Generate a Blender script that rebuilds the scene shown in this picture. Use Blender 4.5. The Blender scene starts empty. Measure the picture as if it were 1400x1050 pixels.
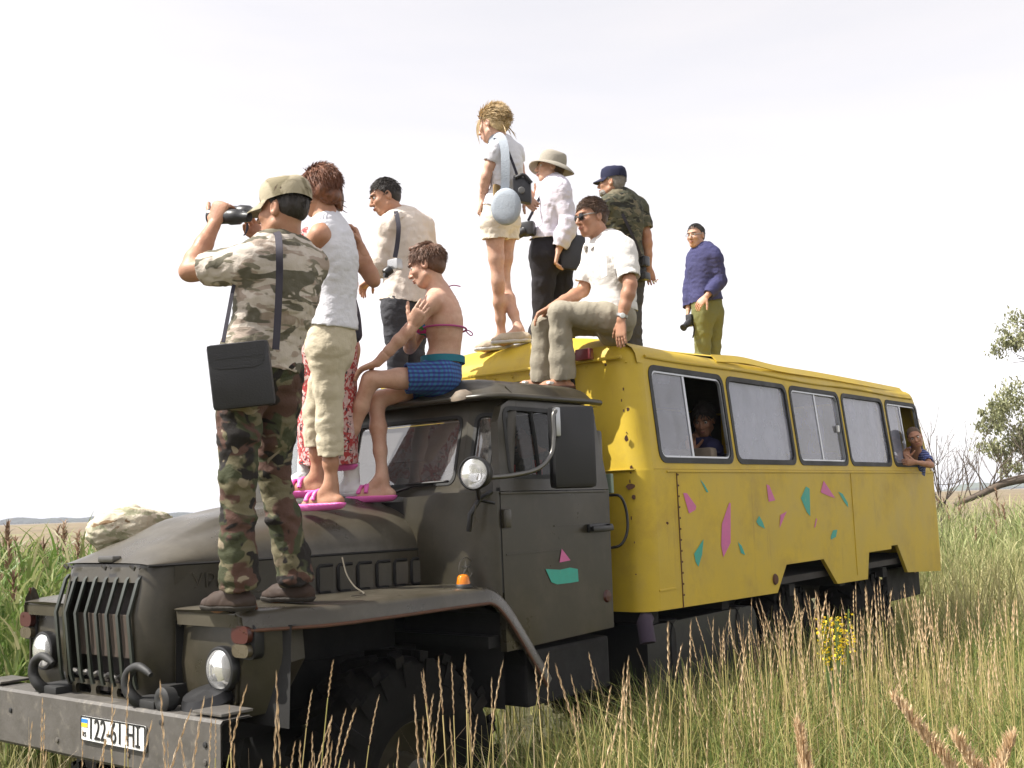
import bpy, bmesh, math, random
import numpy as np
from mathutils import Vector, Matrix, geometry
import openvdb as vdb
S = bpy.context.scene
COL = S.collection
# ------------------------------------------------------------------ camera
CAM = np.array([-2.7704, -4.7393, 1.8529]); YAW, PITCH, ROLL, FPX = 0.6734, 0.11183, -0.0358, 1489.65
def axes():
    cy, sy, cp, sp = math.cos(YAW), math.sin(YAW), math.cos(PITCH), math.sin(PITCH)
    f = np.array([cy*cp, sy*cp, sp]); r = np.array([sy, -cy, 0.]); u = np.cross(r, f)
    c, s = math.cos(ROLL), math.sin(ROLL)
    return c*r+s*u, -s*r+c*u, f
CR, CU, CF = axes()
cam = bpy.data.objects.new('camera', bpy.data.cameras.new('camera')); COL.objects.link(cam)
cam.matrix_world = Matrix(((CR[0], CU[0], -CF[0], CAM[0]), (CR[1], CU[1], -CF[1], CAM[1]), (CR[2], CU[2], -CF[2], CAM[2]), (0, 0, 0, 1)))
cam.data.sensor_width = 36; cam.data.lens = FPX*36/1400; cam.data.clip_start = .05; cam.data.clip_end = 4000
S.camera = cam
# ------------------------------------------------------------------ sky and sun
SUN_AZ, SUN_EL = 142., 52.          # azimuth of the sun from +x towards +y
sd = np.array([math.cos(math.radians(SUN_AZ))*math.cos(math.radians(SUN_EL)), math.sin(math.radians(SUN_AZ))*math.cos(math.radians(SUN_EL)), math.sin(math.radians(SUN_EL))])
W = bpy.data.worlds.new('World'); S.world = W; W.use_nodes = True
nt = W.node_tree; nt.nodes.clear()
def N(t, ty, **k):
    n = t.nodes.new(ty)
    for a, b in k.items(): setattr(n, a, b)
    return n
sky = N(nt, 'ShaderNodeTexSky', sky_type='NISHITA', sun_disc=False, air_density=1.0, dust_density=1.5, ozone_density=1.0,
        sun_elevation=math.radians(SUN_EL), sun_rotation=math.radians(90-SUN_AZ))
tc = N(nt, 'ShaderNodeTexCoord'); mp = N(nt, 'ShaderNodeMapping'); mp.inputs['Scale'].default_value = (1.2, 1.2, 5.0); mp.inputs['Rotation'].default_value = (.25, .1, .5)
nz = N(nt, 'ShaderNodeTexNoise'); nz.inputs['Scale'].default_value = 1.6; nz.inputs['Detail'].default_value = 7; nz.inputs['Roughness'].default_value = .55; nz.inputs['Distortion'].default_value = .6
rp = N(nt, 'ShaderNodeMapRange'); rp.inputs['From Min'].default_value = .32; rp.inputs['From Max'].default_value = .68; rp.inputs['To Min'].default_value = .84; rp.inputs['To Max'].default_value = .98
mx = N(nt, 'ShaderNodeMix', data_type='RGBA'); mx.inputs['B'].default_value = (8.6, 8.5, 8.6, 1)
bg = N(nt, 'ShaderNodeBackground'); bg.inputs['Strength'].default_value = .12
wo = N(nt, 'ShaderNodeOutputWorld')
L = nt.links.new
L(tc.outputs['Generated'], mp.inputs['Vector']); L(mp.outputs['Vector'], nz.inputs['Vector']); L(nz.outputs['Fac'], rp.inputs['Value'])
L(rp.outputs['Result'], mx.inputs['Factor']); bw = N(nt, 'ShaderNodeRGBToBW'); vm = N(nt, 'ShaderNodeVectorMath', operation='SCALE'); vm.inputs[0].default_value = (1.02, .985, 1.0); vsc = N(nt, 'ShaderNodeMath', operation='MULTIPLY'); vsc.inputs[1].default_value = 1.0; vad = N(nt, 'ShaderNodeMath', operation='ADD'); vad.inputs[1].default_value = 2.75
L(sky.outputs['Color'], bw.inputs[0]); L(bw.outputs[0], vsc.inputs[0]); L(vsc.outputs[0], vad.inputs[0]); L(vad.outputs[0], vm.inputs['Scale']); L(vm.outputs[0], mx.inputs['B']); L(sky.outputs['Color'], mx.inputs['A']); L(mx.outputs['Result'], bg.inputs['Color']); L(bg.outputs['Background'], wo.inputs['Surface'])
sun = bpy.data.objects.new('sun', bpy.data.lights.new('sun', 'SUN')); COL.objects.link(sun)
sun.data.energy = 4.8; sun.data.angle = math.radians(.6); sun.data.color = (1, .955, .87)
sun.rotation_euler = Vector(sd).to_track_quat('Z', 'Y').to_euler(); sun.location = (0, 0, 30)
S.view_settings.view_transform = 'Standard'; S.view_settings.look = 'None'; S.view_settings.exposure = .78; S.view_settings.gamma = 1
S.render.engine = 'CYCLES'; S.cycles.use_denoising = True; S.cycles.max_bounces = 6; S.cycles.diffuse_bounces = 3; S.cycles.transparent_max_bounces = 12; S.cycles.caustics_reflective = False; S.cycles.caustics_refractive = False
# ------------------------------------------------------------------ helpers
V = lambda *a: np.array(a if len(a) > 1 else a[0], float)
nrm = lambda v: np.asarray(v, float)/max(1e-9, np.linalg.norm(v))
def ray(px, py): return (px-700)/FPX*CR-(py-525)/FPX*CU+CF
def AX(px, py, x): v = ray(px, py); return CAM+v*(x-CAM[0])/v[0]
def AY(px, py, y): v = ray(px, py); return CAM+v*(y-CAM[1])/v[1]
def AD(px, py, d): return CAM+ray(px, py)*d
rng = np.random.default_rng(7); random.seed(7)
def tag(o, label=None, cat=None, group=None, kind=None):
    for k, v in (('label', label), ('category', cat), ('group', group), ('kind', kind)):
        if v: o[k] = v
    return o
def link(name, me, mat=None, parent=None):
    o = bpy.data.objects.new(name, me); COL.objects.link(o)
    if mat is not None: me.materials.append(mat)
    if parent is not None:
        o.parent = parent
        if parent.name in ORG: ORG[o.name] = ORG[parent.name]; me.transform(Matrix.Translation(-Vector(ORG[parent.name])))
    return o
ORG = {}
def rebase(o, loc):
    """give a mesh object built in world coordinates an origin of its own"""
    o.data.transform(Matrix.Translation(-Vector(loc))); o.location = loc; ORG[o.name] = tuple(map(float, loc)); return o
def mesh(name, vs, fs, mat=None, parent=None, smooth=None):
    me = bpy.data.meshes.new(name)
    me.from_pydata([tuple(map(float, v)) for v in vs], [], [tuple(int(i) for i in f) for f in fs]); me.update()
    if smooth is not None:
        me.shade_smooth()
        if smooth < 179: me.set_sharp_from_angle(angle=math.radians(smooth))
    return link(name, me, mat, parent)
def empty(name, loc=(0, 0, 0), parent=None):
    o = bpy.data.objects.new(name, None); COL.objects.link(o); o.empty_display_size = .1
    if parent is None: o.location = loc; ORG[o.name] = tuple(map(float, loc))
    elif parent.name in ORG: ORG[o.name] = ORG[parent.name]
    if parent is not None: o.parent = parent
    return o
class G:
    """collects polygons for ONE mesh"""
    def __init__(s): s.v = []; s.f = []
    def add(s, vs, fs):
        n = len(s.v); s.v += [tuple(map(float, v)) for v in vs]; s.f += [tuple(n+int(i) for i in f) for f in fs]; return s
    def box(s, c, d, R=None, bev=0):
        bm = bmesh.new(); bmesh.ops.create_cube(bm, size=1)
        for v in bm.verts: v.co = Vector((v.co.x*d[0], v.co.y*d[1], v.co.z*d[2]))
        if bev: bmesh.ops.bevel(bm, geom=bm.edges[:], offset=bev, segments=2, affect='EDGES', profile=.6)
        bm.verts.index_update()
        M = np.eye(3) if R is None else np.asarray(R)
        s.add([M@np.array(v.co)+np.asarray(c) for v in bm.verts], [[v.index for v in f.verts] for f in bm.faces]); bm.free(); return s
    def grid(s, P, close_u=False, close_v=False, flip=False):
        P = np.asarray(P, float); nu, nv = P.shape[:2]; fs = []
        for i in range(nu if close_u else nu-1):
            for j in range(nv if close_v else nv-1):
                a, b, c, d = i*nv+j, ((i+1) % nu)*nv+j, ((i+1) % nu)*nv+(j+1) % nv, i*nv+(j+1) % nv
                fs.append((a, d, c, b) if flip else (a, b, c, d))
        return s.add(P.reshape(-1, 3), fs)
    def tube(s, pts, r, n=8, flat=None, nv=None, caps=True):
        """pts polyline, r radius or list; flat=(a,b) half sizes for a strap, nv its surface normal(s)"""
        pts = [np.asarray(p, float) for p in pts]; m = len(pts); rows = []
        prev = None
        for i, p in enumerate(pts):
            t = nrm(pts[min(i+1, m-1)]-pts[max(i-1, 0)])
            if nv is not None:
                k = np.asarray(nv[i] if isinstance(nv, list) else nv, float); a = nrm(np.cross(t, k)); b = np.cross(a, t)
            else:
                if prev is None: prev = np.cross(t, (0, 0, 1) if abs(t[2]) < .9 else (1, 0, 0))
                a = nrm(prev-t*np.dot(prev, t)); prev = a; b = np.cross(t, a)
            ri = r[i] if isinstance(r, (list, tuple, np.ndarray)) else r
            if flat: rows.append([p+a*x*flat[0]+b*y*flat[1] for x, y in ((-1, -1), (1, -1), (1, 1), (-1, 1))])
            else: rows.append([p+ri*(a*math.cos(q)+b*math.sin(q)) for q in np.linspace(0, 2*math.pi, n, endpoint=False)])
        k = len(rows[0]); base = len(s.v); s.grid(rows, close_v=True, flip=True)
        if caps: s.f += [tuple(base+i for i in range(k)), tuple(base+(m-1)*k+i for i in reversed(range(k)))]
        return s
    def lathe(s, prof, c, ax, n=24):
        """prof list of (radius, along axis)"""
        ax = nrm(ax); a = nrm(np.cross(ax, (0, 0, 1) if abs(ax[2]) < .9 else (1, 0, 0))); b = np.cross(ax, a); c = np.asarray(c, float)
        rows = [[c+ax*h+r*(a*math.cos(q)+b*math.sin(q)) for q in np.linspace(0, 2*math.pi, n, endpoint=False)] for r, h in prof]
        return s.grid(rows, close_v=True, flip=False)
    def plate(s, outer, holes, o, ux, uy, th):
        """flat plate with holes: 2D loops in the frame o + x*ux + y*uy, thickness th behind cross(ux,uy)"""
        o, ux, uy = map(lambda q: np.asarray(q, float), (o, ux, uy)); nn = nrm(np.cross(ux, uy))
        loops = [outer]+list(holes)
        tri = geometry.tessellate_polygon([[Vector((x, y, 0)) for x, y in l] for l in loops])
        flat = [p for l in loops for p in l]; k = len(flat)
        front = [o+ux*x+uy*y for x, y in flat]; back = [q-nn*th for q in front]
        fs = []
        for t in tri:
            (x0, y0), (x1, y1), (x2, y2) = (flat[i] for i in t)
            t = tuple(t) if (x1-x0)*(y2-y0)-(x2-x0)*(y1-y0) > 0 else tuple(t)[::-1]
            fs += [t, tuple(k+i for i in reversed(t))]
        b = 0
        for l in loops:
            n = len(l)
            for i in range(n): fs.append((b+i, b+(i+1) % n, k+b+(i+1) % n, k+b+i))
            b += n
        return s.add(front+back, fs)
    def build(s, name, mat=None, parent=None, smooth=None): return mesh(name, s.v, s.f, mat, parent, smooth)
def rrect(x0, y0, x1, y1, r, n=4):
    out = []
    for cx, cy, a in ((x1-r, y1-r, 0), (x0+r, y1-r, 90), (x0+r, y0+r, 180), (x1-r, y0+r, 270)):
        out += [(cx+r*math.cos(math.radians(a+90*i/n)), cy+r*math.sin(math.radians(a+90*i/n))) for i in range(n+1)]
    return out
def crom(pts, n=6):
    """smooth curve through points (any dimension)"""
    P = [np.asarray(p, float) for p in pts]; P = [2*P[0]-P[1]]+P+[2*P[-1]-P[-2]]; out = []
    for i in range(1, len(P)-2):
        for t in np.linspace(0, 1, n, endpoint=False):
            a, b, c, d = P[i-1:i+3]
            out.append(.5*((2*b)+(c-a)*t+(2*a-5*b+4*c-d)*t*t+(3*b-a-3*c+d)*t**3))
    return out+[P[-2]]
# ------------------------------------------------------------------ materials
MATS = {}
def lin(c): return tuple(((x/255+.055)/1.055)**2.4 if x/255 > .04045 else x/255/12.92 for x in c)
def mat(name, col, rough=.6, metal=0, spec=.5, var=.15, vscale=6., bump=0, bscale=60., coat=0, dirt=None, dscale=3., dlo=.55, dhi=.7, sub=0, stretch=None):
    """plain surface: base colour broken up by noise, optional second colour in patches, optional bump"""
    m = bpy.data.materials.new(name); m.use_nodes = True; t = m.node_tree; b = t.nodes['Principled BSDF']; MATS[name] = m
    b.inputs['Roughness'].default_value = rough; b.inputs['Metallic'].default_value = metal; b.inputs['Specular IOR Level'].default_value = spec
    if coat: b.inputs['Coat Weight'].default_value = coat
    if sub: b.inputs['Subsurface Weight'].default_value = sub; b.inputs['Subsurface Radius'].default_value = (.012, .005, .003); b.inputs['Subsurface Scale'].default_value = .6
    c = N(t, 'ShaderNodeTexCoord'); n1 = N(t, 'ShaderNodeTexNoise'); n1.inputs['Scale'].default_value = vscale; n1.inputs['Detail'].default_value = 6; n1.inputs['Roughness'].default_value = .65
    src = c.outputs['Object']
    if stretch:
        mpp = N(t, 'ShaderNodeMapping'); mpp.inputs['Scale'].default_value = stretch; t.links.new(src, mpp.inputs['Vector']); src = mpp.outputs['Vector']
    t.links.new(src, n1.inputs['Vector'])
    r1 = N(t, 'ShaderNodeMapRange'); r1.inputs['From Min'].default_value = .25; r1.inputs['From Max'].default_value = .75; r1.inputs['To Min'].default_value = 1-var; r1.inputs['To Max'].default_value = 1+var
    mm = N(t, 'ShaderNodeMix', data_type='RGBA', blend_type='MULTIPLY'); mm.inputs['Factor'].default_value = 1; mm.inputs['A'].default_value = (*col, 1)
    t.links.new(n1.outputs['Fac'], r1.inputs['Value']); t.links.new(r1.outputs['Result'], mm.inputs['B']); out = mm.outputs['Result']
    if dirt:
        n2 = N(t, 'ShaderNodeTexNoise'); n2.inputs['Scale'].default_value = dscale; n2.inputs['Detail'].default_value = 9; n2.inputs['Roughness'].default_value = .7; t.links.new(src, n2.inputs['Vector'])
        r2 = N(t, 'ShaderNodeMapRange'); r2.inputs['From Min'].default_value = dlo; r2.inputs['From Max'].default_value = dhi; t.links.new(n2.outputs['Fac'], r2.inputs['Value'])
        m2 = N(t, 'ShaderNodeMix', data_type='RGBA'); m2.inputs['B'].default_value = (*dirt, 1); t.links.new(out, m2.inputs['A']); t.links.new(r2.outputs['Result'], m2.inputs['Factor']); out = m2.outputs['Result']
    t.links.new(out, b.inputs['Base Color'])
    rr = N(t, 'ShaderNodeMapRange'); rr.inputs['From Min'].default_value = .3; rr.inputs['From Max'].default_value = .7; rr.inputs['To Min'].default_value = max(0, rough-.12); rr.inputs['To Max'].default_value = min(1, rough+.12)
    t.links.new(n1.outputs['Fac'], rr.inputs['Value']); t.links.new(rr.outputs['Result'], b.inputs['Roughness'])
    if bump:
        n3 = N(t, 'ShaderNodeTexNoise'); n3.inputs['Scale'].default_value = bscale; n3.inputs['Detail'].default_value = 4; t.links.new(src, n3.inputs['Vector'])
        bp = N(t, 'ShaderNodeBump'); bp.inputs['Strength'].default_value = bump; bp.inputs['Distance'].default_value = .01; t.links.new(n3.outputs['Fac'], bp.inputs['Height']); t.links.new(bp.outputs['Normal'], b.inputs['Normal'])
    return m
def patch_mat(name, base, layers, rough=.8, stretch=(1, 1, 1), bump=.25, bscale=120.):
    """cloth print: layers of (colour, noise scale, threshold low, high, offset)"""
    m = bpy.data.materials.new(name); m.use_nodes = True; t = m.node_tree; b = t.nodes['Principled BSDF']; MATS[name] = m
    b.inputs['Roughness'].default_value = rough; b.inputs['Specular IOR Level'].default_value = .25
    c = N(t, 'ShaderNodeTexCoord'); mpp = N(t, 'ShaderNodeMapping'); mpp.inputs['Scale'].default_value = stretch; t.links.new(c.outputs['Object'], mpp.inputs['Vector'])
    g = N(t, 'ShaderNodeRGB'); g.outputs[0].default_value = (*base, 1); out = g.outputs[0]
    for col, sc, lo, hi, off in layers:
        mo = N(t, 'ShaderNodeVectorMath', operation='ADD'); mo.inputs[1].default_value = (off, off*1.7, -off); t.links.new(mpp.outputs['Vector'], mo.inputs[0])
        n = N(t, 'ShaderNodeTexNoise'); n.inputs['Scale'].default_value = sc; n.inputs['Detail'].default_value = 2.5; n.inputs['Distortion'].default_value = .7; t.links.new(mo.outputs[0], n.inputs['Vector'])
        r = N(t, 'ShaderNodeMapRange'); r.inputs['From Min'].default_value = lo; r.inputs['From Max'].default_value = hi; t.links.new(n.outputs['Fac'], r.inputs['Value'])
        x = N(t, 'ShaderNodeMix', data_type='RGBA'); x.inputs['B'].default_value = (*col, 1); t.links.new(out, x.inputs['A']); t.links.new(r.outputs['Result'], x.inputs['Factor']); out = x.outputs['Result']
    t.links.new(out, b.inputs['Base Color'])
    n3 = N(t, 'ShaderNodeTexNoise'); n3.inputs['Scale'].default_value = bscale; n3.inputs['Detail'].default_value = 3; t.links.new(c.outputs['Object'], n3.inputs['Vector'])
    bp = N(t, 'ShaderNodeBump'); bp.inputs['Strength'].default_value = bump; bp.inputs['Distance'].default_value = .01; t.links.new(n3.outputs['Fac'], bp.inputs['Height']); t.links.new(bp.outputs['Normal'], b.inputs['Normal'])
    return m
def add_folds(m, scale=(6, 6, 5), strength=.55, dist=.012):
    """sharp creases in the cloth, as a second bump under the weave"""
    t = m.node_tree; b = t.nodes['Principled BSDF']; c = N(t, 'ShaderNodeTexCoord'); mp_ = N(t, 'ShaderNodeMapping'); mp_.inputs['Scale'].default_value = scale; mp_.inputs['Rotation'].default_value = (.3, .2, .5); t.links.new(c.outputs['Object'], mp_.inputs['Vector'])
    n = N(t, 'ShaderNodeTexNoise'); n.noise_type = 'RIDGED_MULTIFRACTAL'; n.inputs['Scale'].default_value = 1.; n.inputs['Detail'].default_value = 3; n.inputs['Distortion'].default_value = .8; t.links.new(mp_.outputs[0], n.inputs['Vector'])
    bp = N(t, 'ShaderNodeBump'); bp.inputs['Strength'].default_value = strength; bp.inputs['Distance'].default_value = dist; t.links.new(n.outputs['Fac'], bp.inputs['Height'])
    l = b.inputs['Normal'].links
    if l: t.links.new(l[0].from_socket, bp.inputs['Normal'])
    t.links.new(bp.outputs[0], b.inputs['Normal']); return m
def add_streaks(m, col, scale=(9, 9, .7), lo=.6, hi=.8, amt=.6):
    t = m.node_tree; b = t.nodes['Principled BSDF']; c = N(t, 'ShaderNodeTexCoord'); mp_ = N(t, 'ShaderNodeMapping'); mp_.inputs['Scale'].default_value = scale; t.links.new(c.outputs['Object'], mp_.inputs['Vector'])
    n = N(t, 'ShaderNodeTexNoise'); n.inputs['Scale'].default_value = 1.; n.inputs['Detail'].default_value = 8; n.inputs['Roughness'].default_value = .7; t.links.new(mp_.outputs[0], n.inputs['Vector'])
    r = N(t, 'ShaderNodeMapRange'); r.inputs['From Min'].default_value = lo; r.inputs['From Max'].default_value = hi; r.inputs['To Max'].default_value = amt; t.links.new(n.outputs['Fac'], r.inputs['Value'])
    x = N(t, 'ShaderNodeMix', data_type='RGBA'); x.inputs['B'].default_value = (*col, 1); t.links.new(b.inputs['Base Color'].links[0].from_socket, x.inputs['A']); t.links.new(r.outputs['Result'], x.inputs['Factor']); t.links.new(x.outputs['Result'], b.inputs['Base Color']); return m
def glass_mat(name, tint, dust_sheen=0., dust_sheen_col=(.6, .58, .55), rough=.03, dust_sheen_var=.5, ior=1.65):
    m = bpy.data.materials.new(name); m.use_nodes = True; t = m.node_tree; t.nodes.clear(); MATS[name] = m; l = t.links.new
    o = N(t, 'ShaderNodeOutputMaterial'); tr = N(t, 'ShaderNodeBsdfTransparent'); tr.inputs['Color'].default_value = (*tint, 1)
    gl = N(t, 'ShaderNodeBsdfGlossy'); gl.inputs['Roughness'].default_value = rough; fr = N(t, 'ShaderNodeFresnel'); fr.inputs['IOR'].default_value = ior
    a = N(t, 'ShaderNodeMixShader'); l(fr.outputs[0], a.inputs[0]); l(tr.outputs[0], a.inputs[1]); l(gl.outputs[0], a.inputs[2])
    df = N(t, 'ShaderNodeBsdfDiffuse'); df.inputs['Color'].default_value = (*dust_sheen_col, 1); b = N(t, 'ShaderNodeMixShader')
    c = N(t, 'ShaderNodeTexCoord'); n = N(t, 'ShaderNodeTexNoise'); n.inputs['Scale'].default_value = 3; n.inputs['Detail'].default_value = 8; l(c.outputs['Object'], n.inputs['Vector'])
    r = N(t, 'ShaderNodeMapRange'); r.inputs['From Min'].default_value = .3; r.inputs['From Max'].default_value = .7; r.inputs['To Min'].default_value = dust_sheen*(1-dust_sheen_var); r.inputs['To Max'].default_value = dust_sheen*(1+dust_sheen_var*.5)
    l(n.outputs['Fac'], r.inputs['Value']); l(r.outputs['Result'], b.inputs[0]); l(a.outputs[0], b.inputs[1]); l(df.outputs[0], b.inputs[2]); l(b.outputs[0], o.inputs['Surface'])
    return m
M_green = mat('olive_truck_paint', (.032, .0275, .017), .36, var=.14, vscale=3, bump=.1, bscale=8, dirt=(.075, .063, .043), dscale=2.6, dlo=.48, dhi=.85); add_streaks(M_green, (.12, .1, .07), (5, 5, 3), .6, .8, .28); add_streaks(M_green, (.012, .011, .009), (16, 16, 1.5), .62, .72, .5)
M_yellow = mat('yellow_bus_paint', (.54, .38, .034), .5, spec=.3, var=.12, vscale=2.2, bump=.22, bscale=3.2, dirt=(.36, .24, .04), dscale=2.3, dlo=.5, dhi=.85); add_streaks(M_yellow, (.2, .1, .035), (10, 10, .9), .6, .8, .5); add_streaks(M_yellow, (.18, .08, .03), (28, 28, 22), .72, .8, .6); add_streaks(M_yellow, (.3, .24, .13), (1.6, 1.6, 1.1), .5, .8, .35)
M_grey = mat('worn_bumper_paint', (.085, .078, .07), .5, var=.2, vscale=8, bump=.2, bscale=30, dirt=(.2, .18, .15), dscale=9, dlo=.55, dhi=.75)
M_rust = mat('rust', (.1, .045, .025), .85, var=.35, vscale=20, bump=.3, bscale=60)
M_black = mat('black_rubber', (.018, .018, .018), .65, var=.2, bump=.1)
M_blackp = mat('black_plastic', (.013, .013, .014), .42, var=.15, bump=.05, bscale=30)
M_under = mat('dark_underbody', (.01, .0095, .009), .8, var=.3, vscale=9)
M_tyre = mat('tyre_rubber', (.006, .0056, .005), .95, spec=.2, var=.3, vscale=12, bump=.3, bscale=25, dirt=(.022, .019, .015), dscale=5, dlo=.5, dhi=.8)
M_chrome = mat('lamp_reflector', (.85, .85, .85), .08, metal=1, var=.05)
M_metal = mat('bare_metal', (.16, .155, .145), .4, metal=1, var=.2)
M_frame = mat('window_trim_metal', (.42, .43, .44), .35, metal=.8, var=.15)
M_amber = mat('amber_lens', (.6, .17, .006), .2, var=.1)
M_redl = mat('red_lens', (.32, .03, .015), .25, var=.15)
M_redr = mat('faded_red_reflector', (.06, .014, .01), .35, var=.2)
M_maroon = mat('marker_lamp_red', (.18, .035, .04), .35, var=.2, dirt=(.3, .1, .08), dscale=30)
M_white = mat('white_lens', (.75, .75, .72), .2, var=.08)
M_plate = mat('white_plate', (.78, .78, .76), .45, var=.05, dirt=(.45, .42, .36), dscale=14, dlo=.6, dhi=.8)
M_ink = mat('plate_ink', (.015, .015, .015), .5, var=.05)
M_blue = mat('flag_blue', (.03, .2, .6), .5, var=.05); M_flagy = mat('flag_yellow', (.75, .55, .04), .5, var=.05)
M_pink = mat('pink_sign_paint', (.55, .12, .3), .5, var=.15, vscale=14, dirt=(.6, .3, .25), dscale=16, dlo=.62, dhi=.8)
M_teal = mat('teal_sign_paint', (.03, .33, .25), .5, var=.15, vscale=14, dirt=(.3, .4, .2), dscale=16, dlo=.62, dhi=.8)
M_curtain = mat('grey_white_curtain', (.66, .68, .78), .9, var=.12, vscale=3, bump=.4, bscale=7, stretch=(2.5, 1, .25))
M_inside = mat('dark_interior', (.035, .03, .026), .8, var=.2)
M_seat = mat('seat_cover', (.2, .16, .12), .8, var=.3, vscale=10)
M_glass = glass_mat('bus_window_glass', (.86, .88, .92), .3, (.58, .59, .7), .02, .95, 2.0)  # bluish mottled film: sky reflection on the panes put into diffuse colour
M_hood = mat('sunlit_tone_olive_paint', (.05, .043, .03), .33, var=.2, vscale=3, bump=.08, bscale=8, dirt=(.11, .098, .075), dscale=2.2, dlo=.46, dhi=.8); add_streaks(M_hood, (.16, .145, .115), (5, 5, 5), .58, .78, .4)  # lighter copy of the olive: sunlight on hood and fenders put into colour
M_wind = glass_mat('dusty_windscreen', (.5, .52, .52), .1, (.68, .66, .66), .03, .25, 2.5)
M_doorg = glass_mat('door_glass', (.5, .53, .53), .03, ior=1.4)
M_lens = glass_mat('lamp_lens_glass', (.95, .95, .95), .3, (.8, .8, .8), .05)
M_rope = mat('frayed_rope', (.09, .078, .058), .9, var=.3, vscale=40)
M_canvas = mat('pale_canvas', (.42, .37, .27), .9, var=.2, vscale=9, bump=.5, bscale=25, dirt=(.4, .32, .2), dscale=6, dlo=.5, dhi=.75)
# ================================================================== TRUCK
Y0 = .08
T = empty('expedition_truck', (3.5, Y0, 0)); tag(T, 'olive green off-road truck with a yellow bus body standing in tall grass', 'truck')
my = lambda y: 2*Y0-y
def both(fn):
    fn(lambda y: y, 1); fn(my, -1)
# ---- bus body -----------------------------------------------------
BX0, BX1, ZB, ZW, RC = 3.02, 8.66, 1.177, 2.055, .13
PROF = [(1.177, 1.215), (2.05, 1.215), (2.062, 1.207), (2.74, 1.14), (2.80, 1.128), (2.84, 1.105), (2.868, 1.06)]   # z, half width
def wz(z): return float(np.interp(z, [q[0] for q in PROF], [q[1] for q in PROF]))
def xin(z): return float(np.interp(z, [1.177, 2.06, 2.8, 2.868], [0, 0, .05, .09]))           # front leans back a little
def xre(z): return float(np.interp(z, [1.05, 1.7, 2.06, 2.8, 2.868], [0, .0, .04, .22, .27]))
def ring(z, part):
    w, a, b = wz(z), BX0+xin(z), BX1-xre(z); pts = []
    if part == 'front':
        pts += [(a+RC-RC*math.sin(t), -w+RC-RC*math.cos(t)) for t in np.linspace(0, math.pi/2, 7)]
        pts += [(a, y) for y in np.linspace(-w+RC, w-RC, 9)[1:-1]]
        pts += [(a+RC-RC*math.cos(t), w-RC+RC*math.sin(t)) for t in np.linspace(0, math.pi/2, 7)]
    else:
        pts += [(b-RC+RC*math.sin(t), -w+RC-RC*math.cos(t)) for t in np.linspace(0, math.pi/2, 7)]
        pts += [(b, y) for y in np.linspace(-w+RC, w-RC, 9)[1:-1]]
        pts += [(b-RC+RC*math.cos(t), w-RC+RC*math.sin(t)) for t in np.linspace(0, math.pi/2, 7)]
    return [(x, y+Y0, z) for x, y in pts]
zs = [1.177, 1.6, 2.045, 2.055, 2.066, 2.3, 2.55, 2.74, 2.80, 2.84, 2.868]
def dent(P, z):      # the pressed waist seam
    return P
fp = G().grid([ring(z, 'front') for z in zs]).build('front_panel', M_yellow, T, 40)
G().grid([ring(z, 'rear') for z in [1.16]+zs[1:]], flip=True).build('rear_panel', M_yellow, T, 40)
# bent brow strip along the top of the front, above the front window, and the waist bead
g = G(); g.tube([(BX0+.02, y, 2.775) for y in np.linspace(my(-1.0), -1.0, 20)], .012, 6); g.tube([(BX0-.004, y, 2.052) for y in np.linspace(my(-1.08), -1.08, 8)], .008, 6)
g.build('front_seam_bead', M_yellow, fp, 60)
for k in range(14):
    y = -1.02+k*.155; G().lathe([(0, .006), (.006, .004), (.009, 0)], (BX0+.04, y, 2.74), (-1, 0, 0), 8).build('rivet', M_rust if k % 4 == 1 else M_yellow, fp, 60)
fw = empty('front_window', parent=T)
g = G().plate(rrect(-.55, 2.36, .62, 2.70, .05), [rrect(-.52, 2.39, .59, 2.67, .04)], (BX0+.03, 0, 0), (0, -1, 0), (0, 0, 1), .03); g.build('frame', M_blackp, fw)
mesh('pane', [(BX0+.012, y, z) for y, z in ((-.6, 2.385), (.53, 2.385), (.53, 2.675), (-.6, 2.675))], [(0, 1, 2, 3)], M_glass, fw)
# near and far sides
XA, XB = BX0+RC, BX1-RC
arch = [(XA, ZB), (4.80, 1.15), (4.98, 1.345), (5.67, 1.345), (5.92, 1.13), (6.58, 1.12), (6.65, 1.345), (7.2, 1.345), (7.2, 1.375), (7.36, 1.375), (7.58, 1.11), (XB, 1.06), (XB, ZW), (XA, ZW)]
def lower(f, s):
    G().plate([(x, z) for x, z in arch] if s > 0 else [(-x, z) for x, z in arch][::-1], [], (0, f(Y0-1.215), 0), (s, 0, 0), (0, 0, 1), .03).build('side_panel', M_yellow, T)
both(lower)
WX = [3.255, 4.313, 5.371, 6.429, 7.49]; WW = [.99, .985, .985, .98, .86]
WZ0, WZ1 = 2.105, 2.735
def up_frame(f, s):
    o = V(0, f(Y0-1.2077), 2.057); t = V(0, f(Y0-1.14), 2.74); up = t-o; H = np.linalg.norm(up); return o, up/H, H
def upper(f, s):
    o, up, H = up_frame(f, s); q0, q1 = .05, H-.015
    holes = [rrect(x, q0, x+w, q1, .07) for x, w in zip(WX, WW)] if s > 0 else []
    out = [(XA-.0, 0), (XB-.06, 0), (XB-.225, H), (XA+.045, H)]
    if s < 0: out = [(-x, y) for x, y in out][::-1]
    G().plate(out, holes, o, (s, 0, 0), up, .04).build('window_wall', M_yellow, T)
both(upper)
o_, up_, H_ = up_frame(lambda y: y, 1); nn_ = nrm(np.cross((1, 0, 0), up_))
wp = lambda x, q, d=0: o_+V(x, 0, 0)+up_*q+nn_*d          # point on the upper near side, d outwards
def pane(name, x0, x1, q0, q1, d, mt, par): return mesh(name, [wp(x0, q0, d), wp(x1, q0, d), wp(x1, q1, d), wp(x0, q1, d)], [(0, 1, 2, 3)], mt, par)
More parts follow.
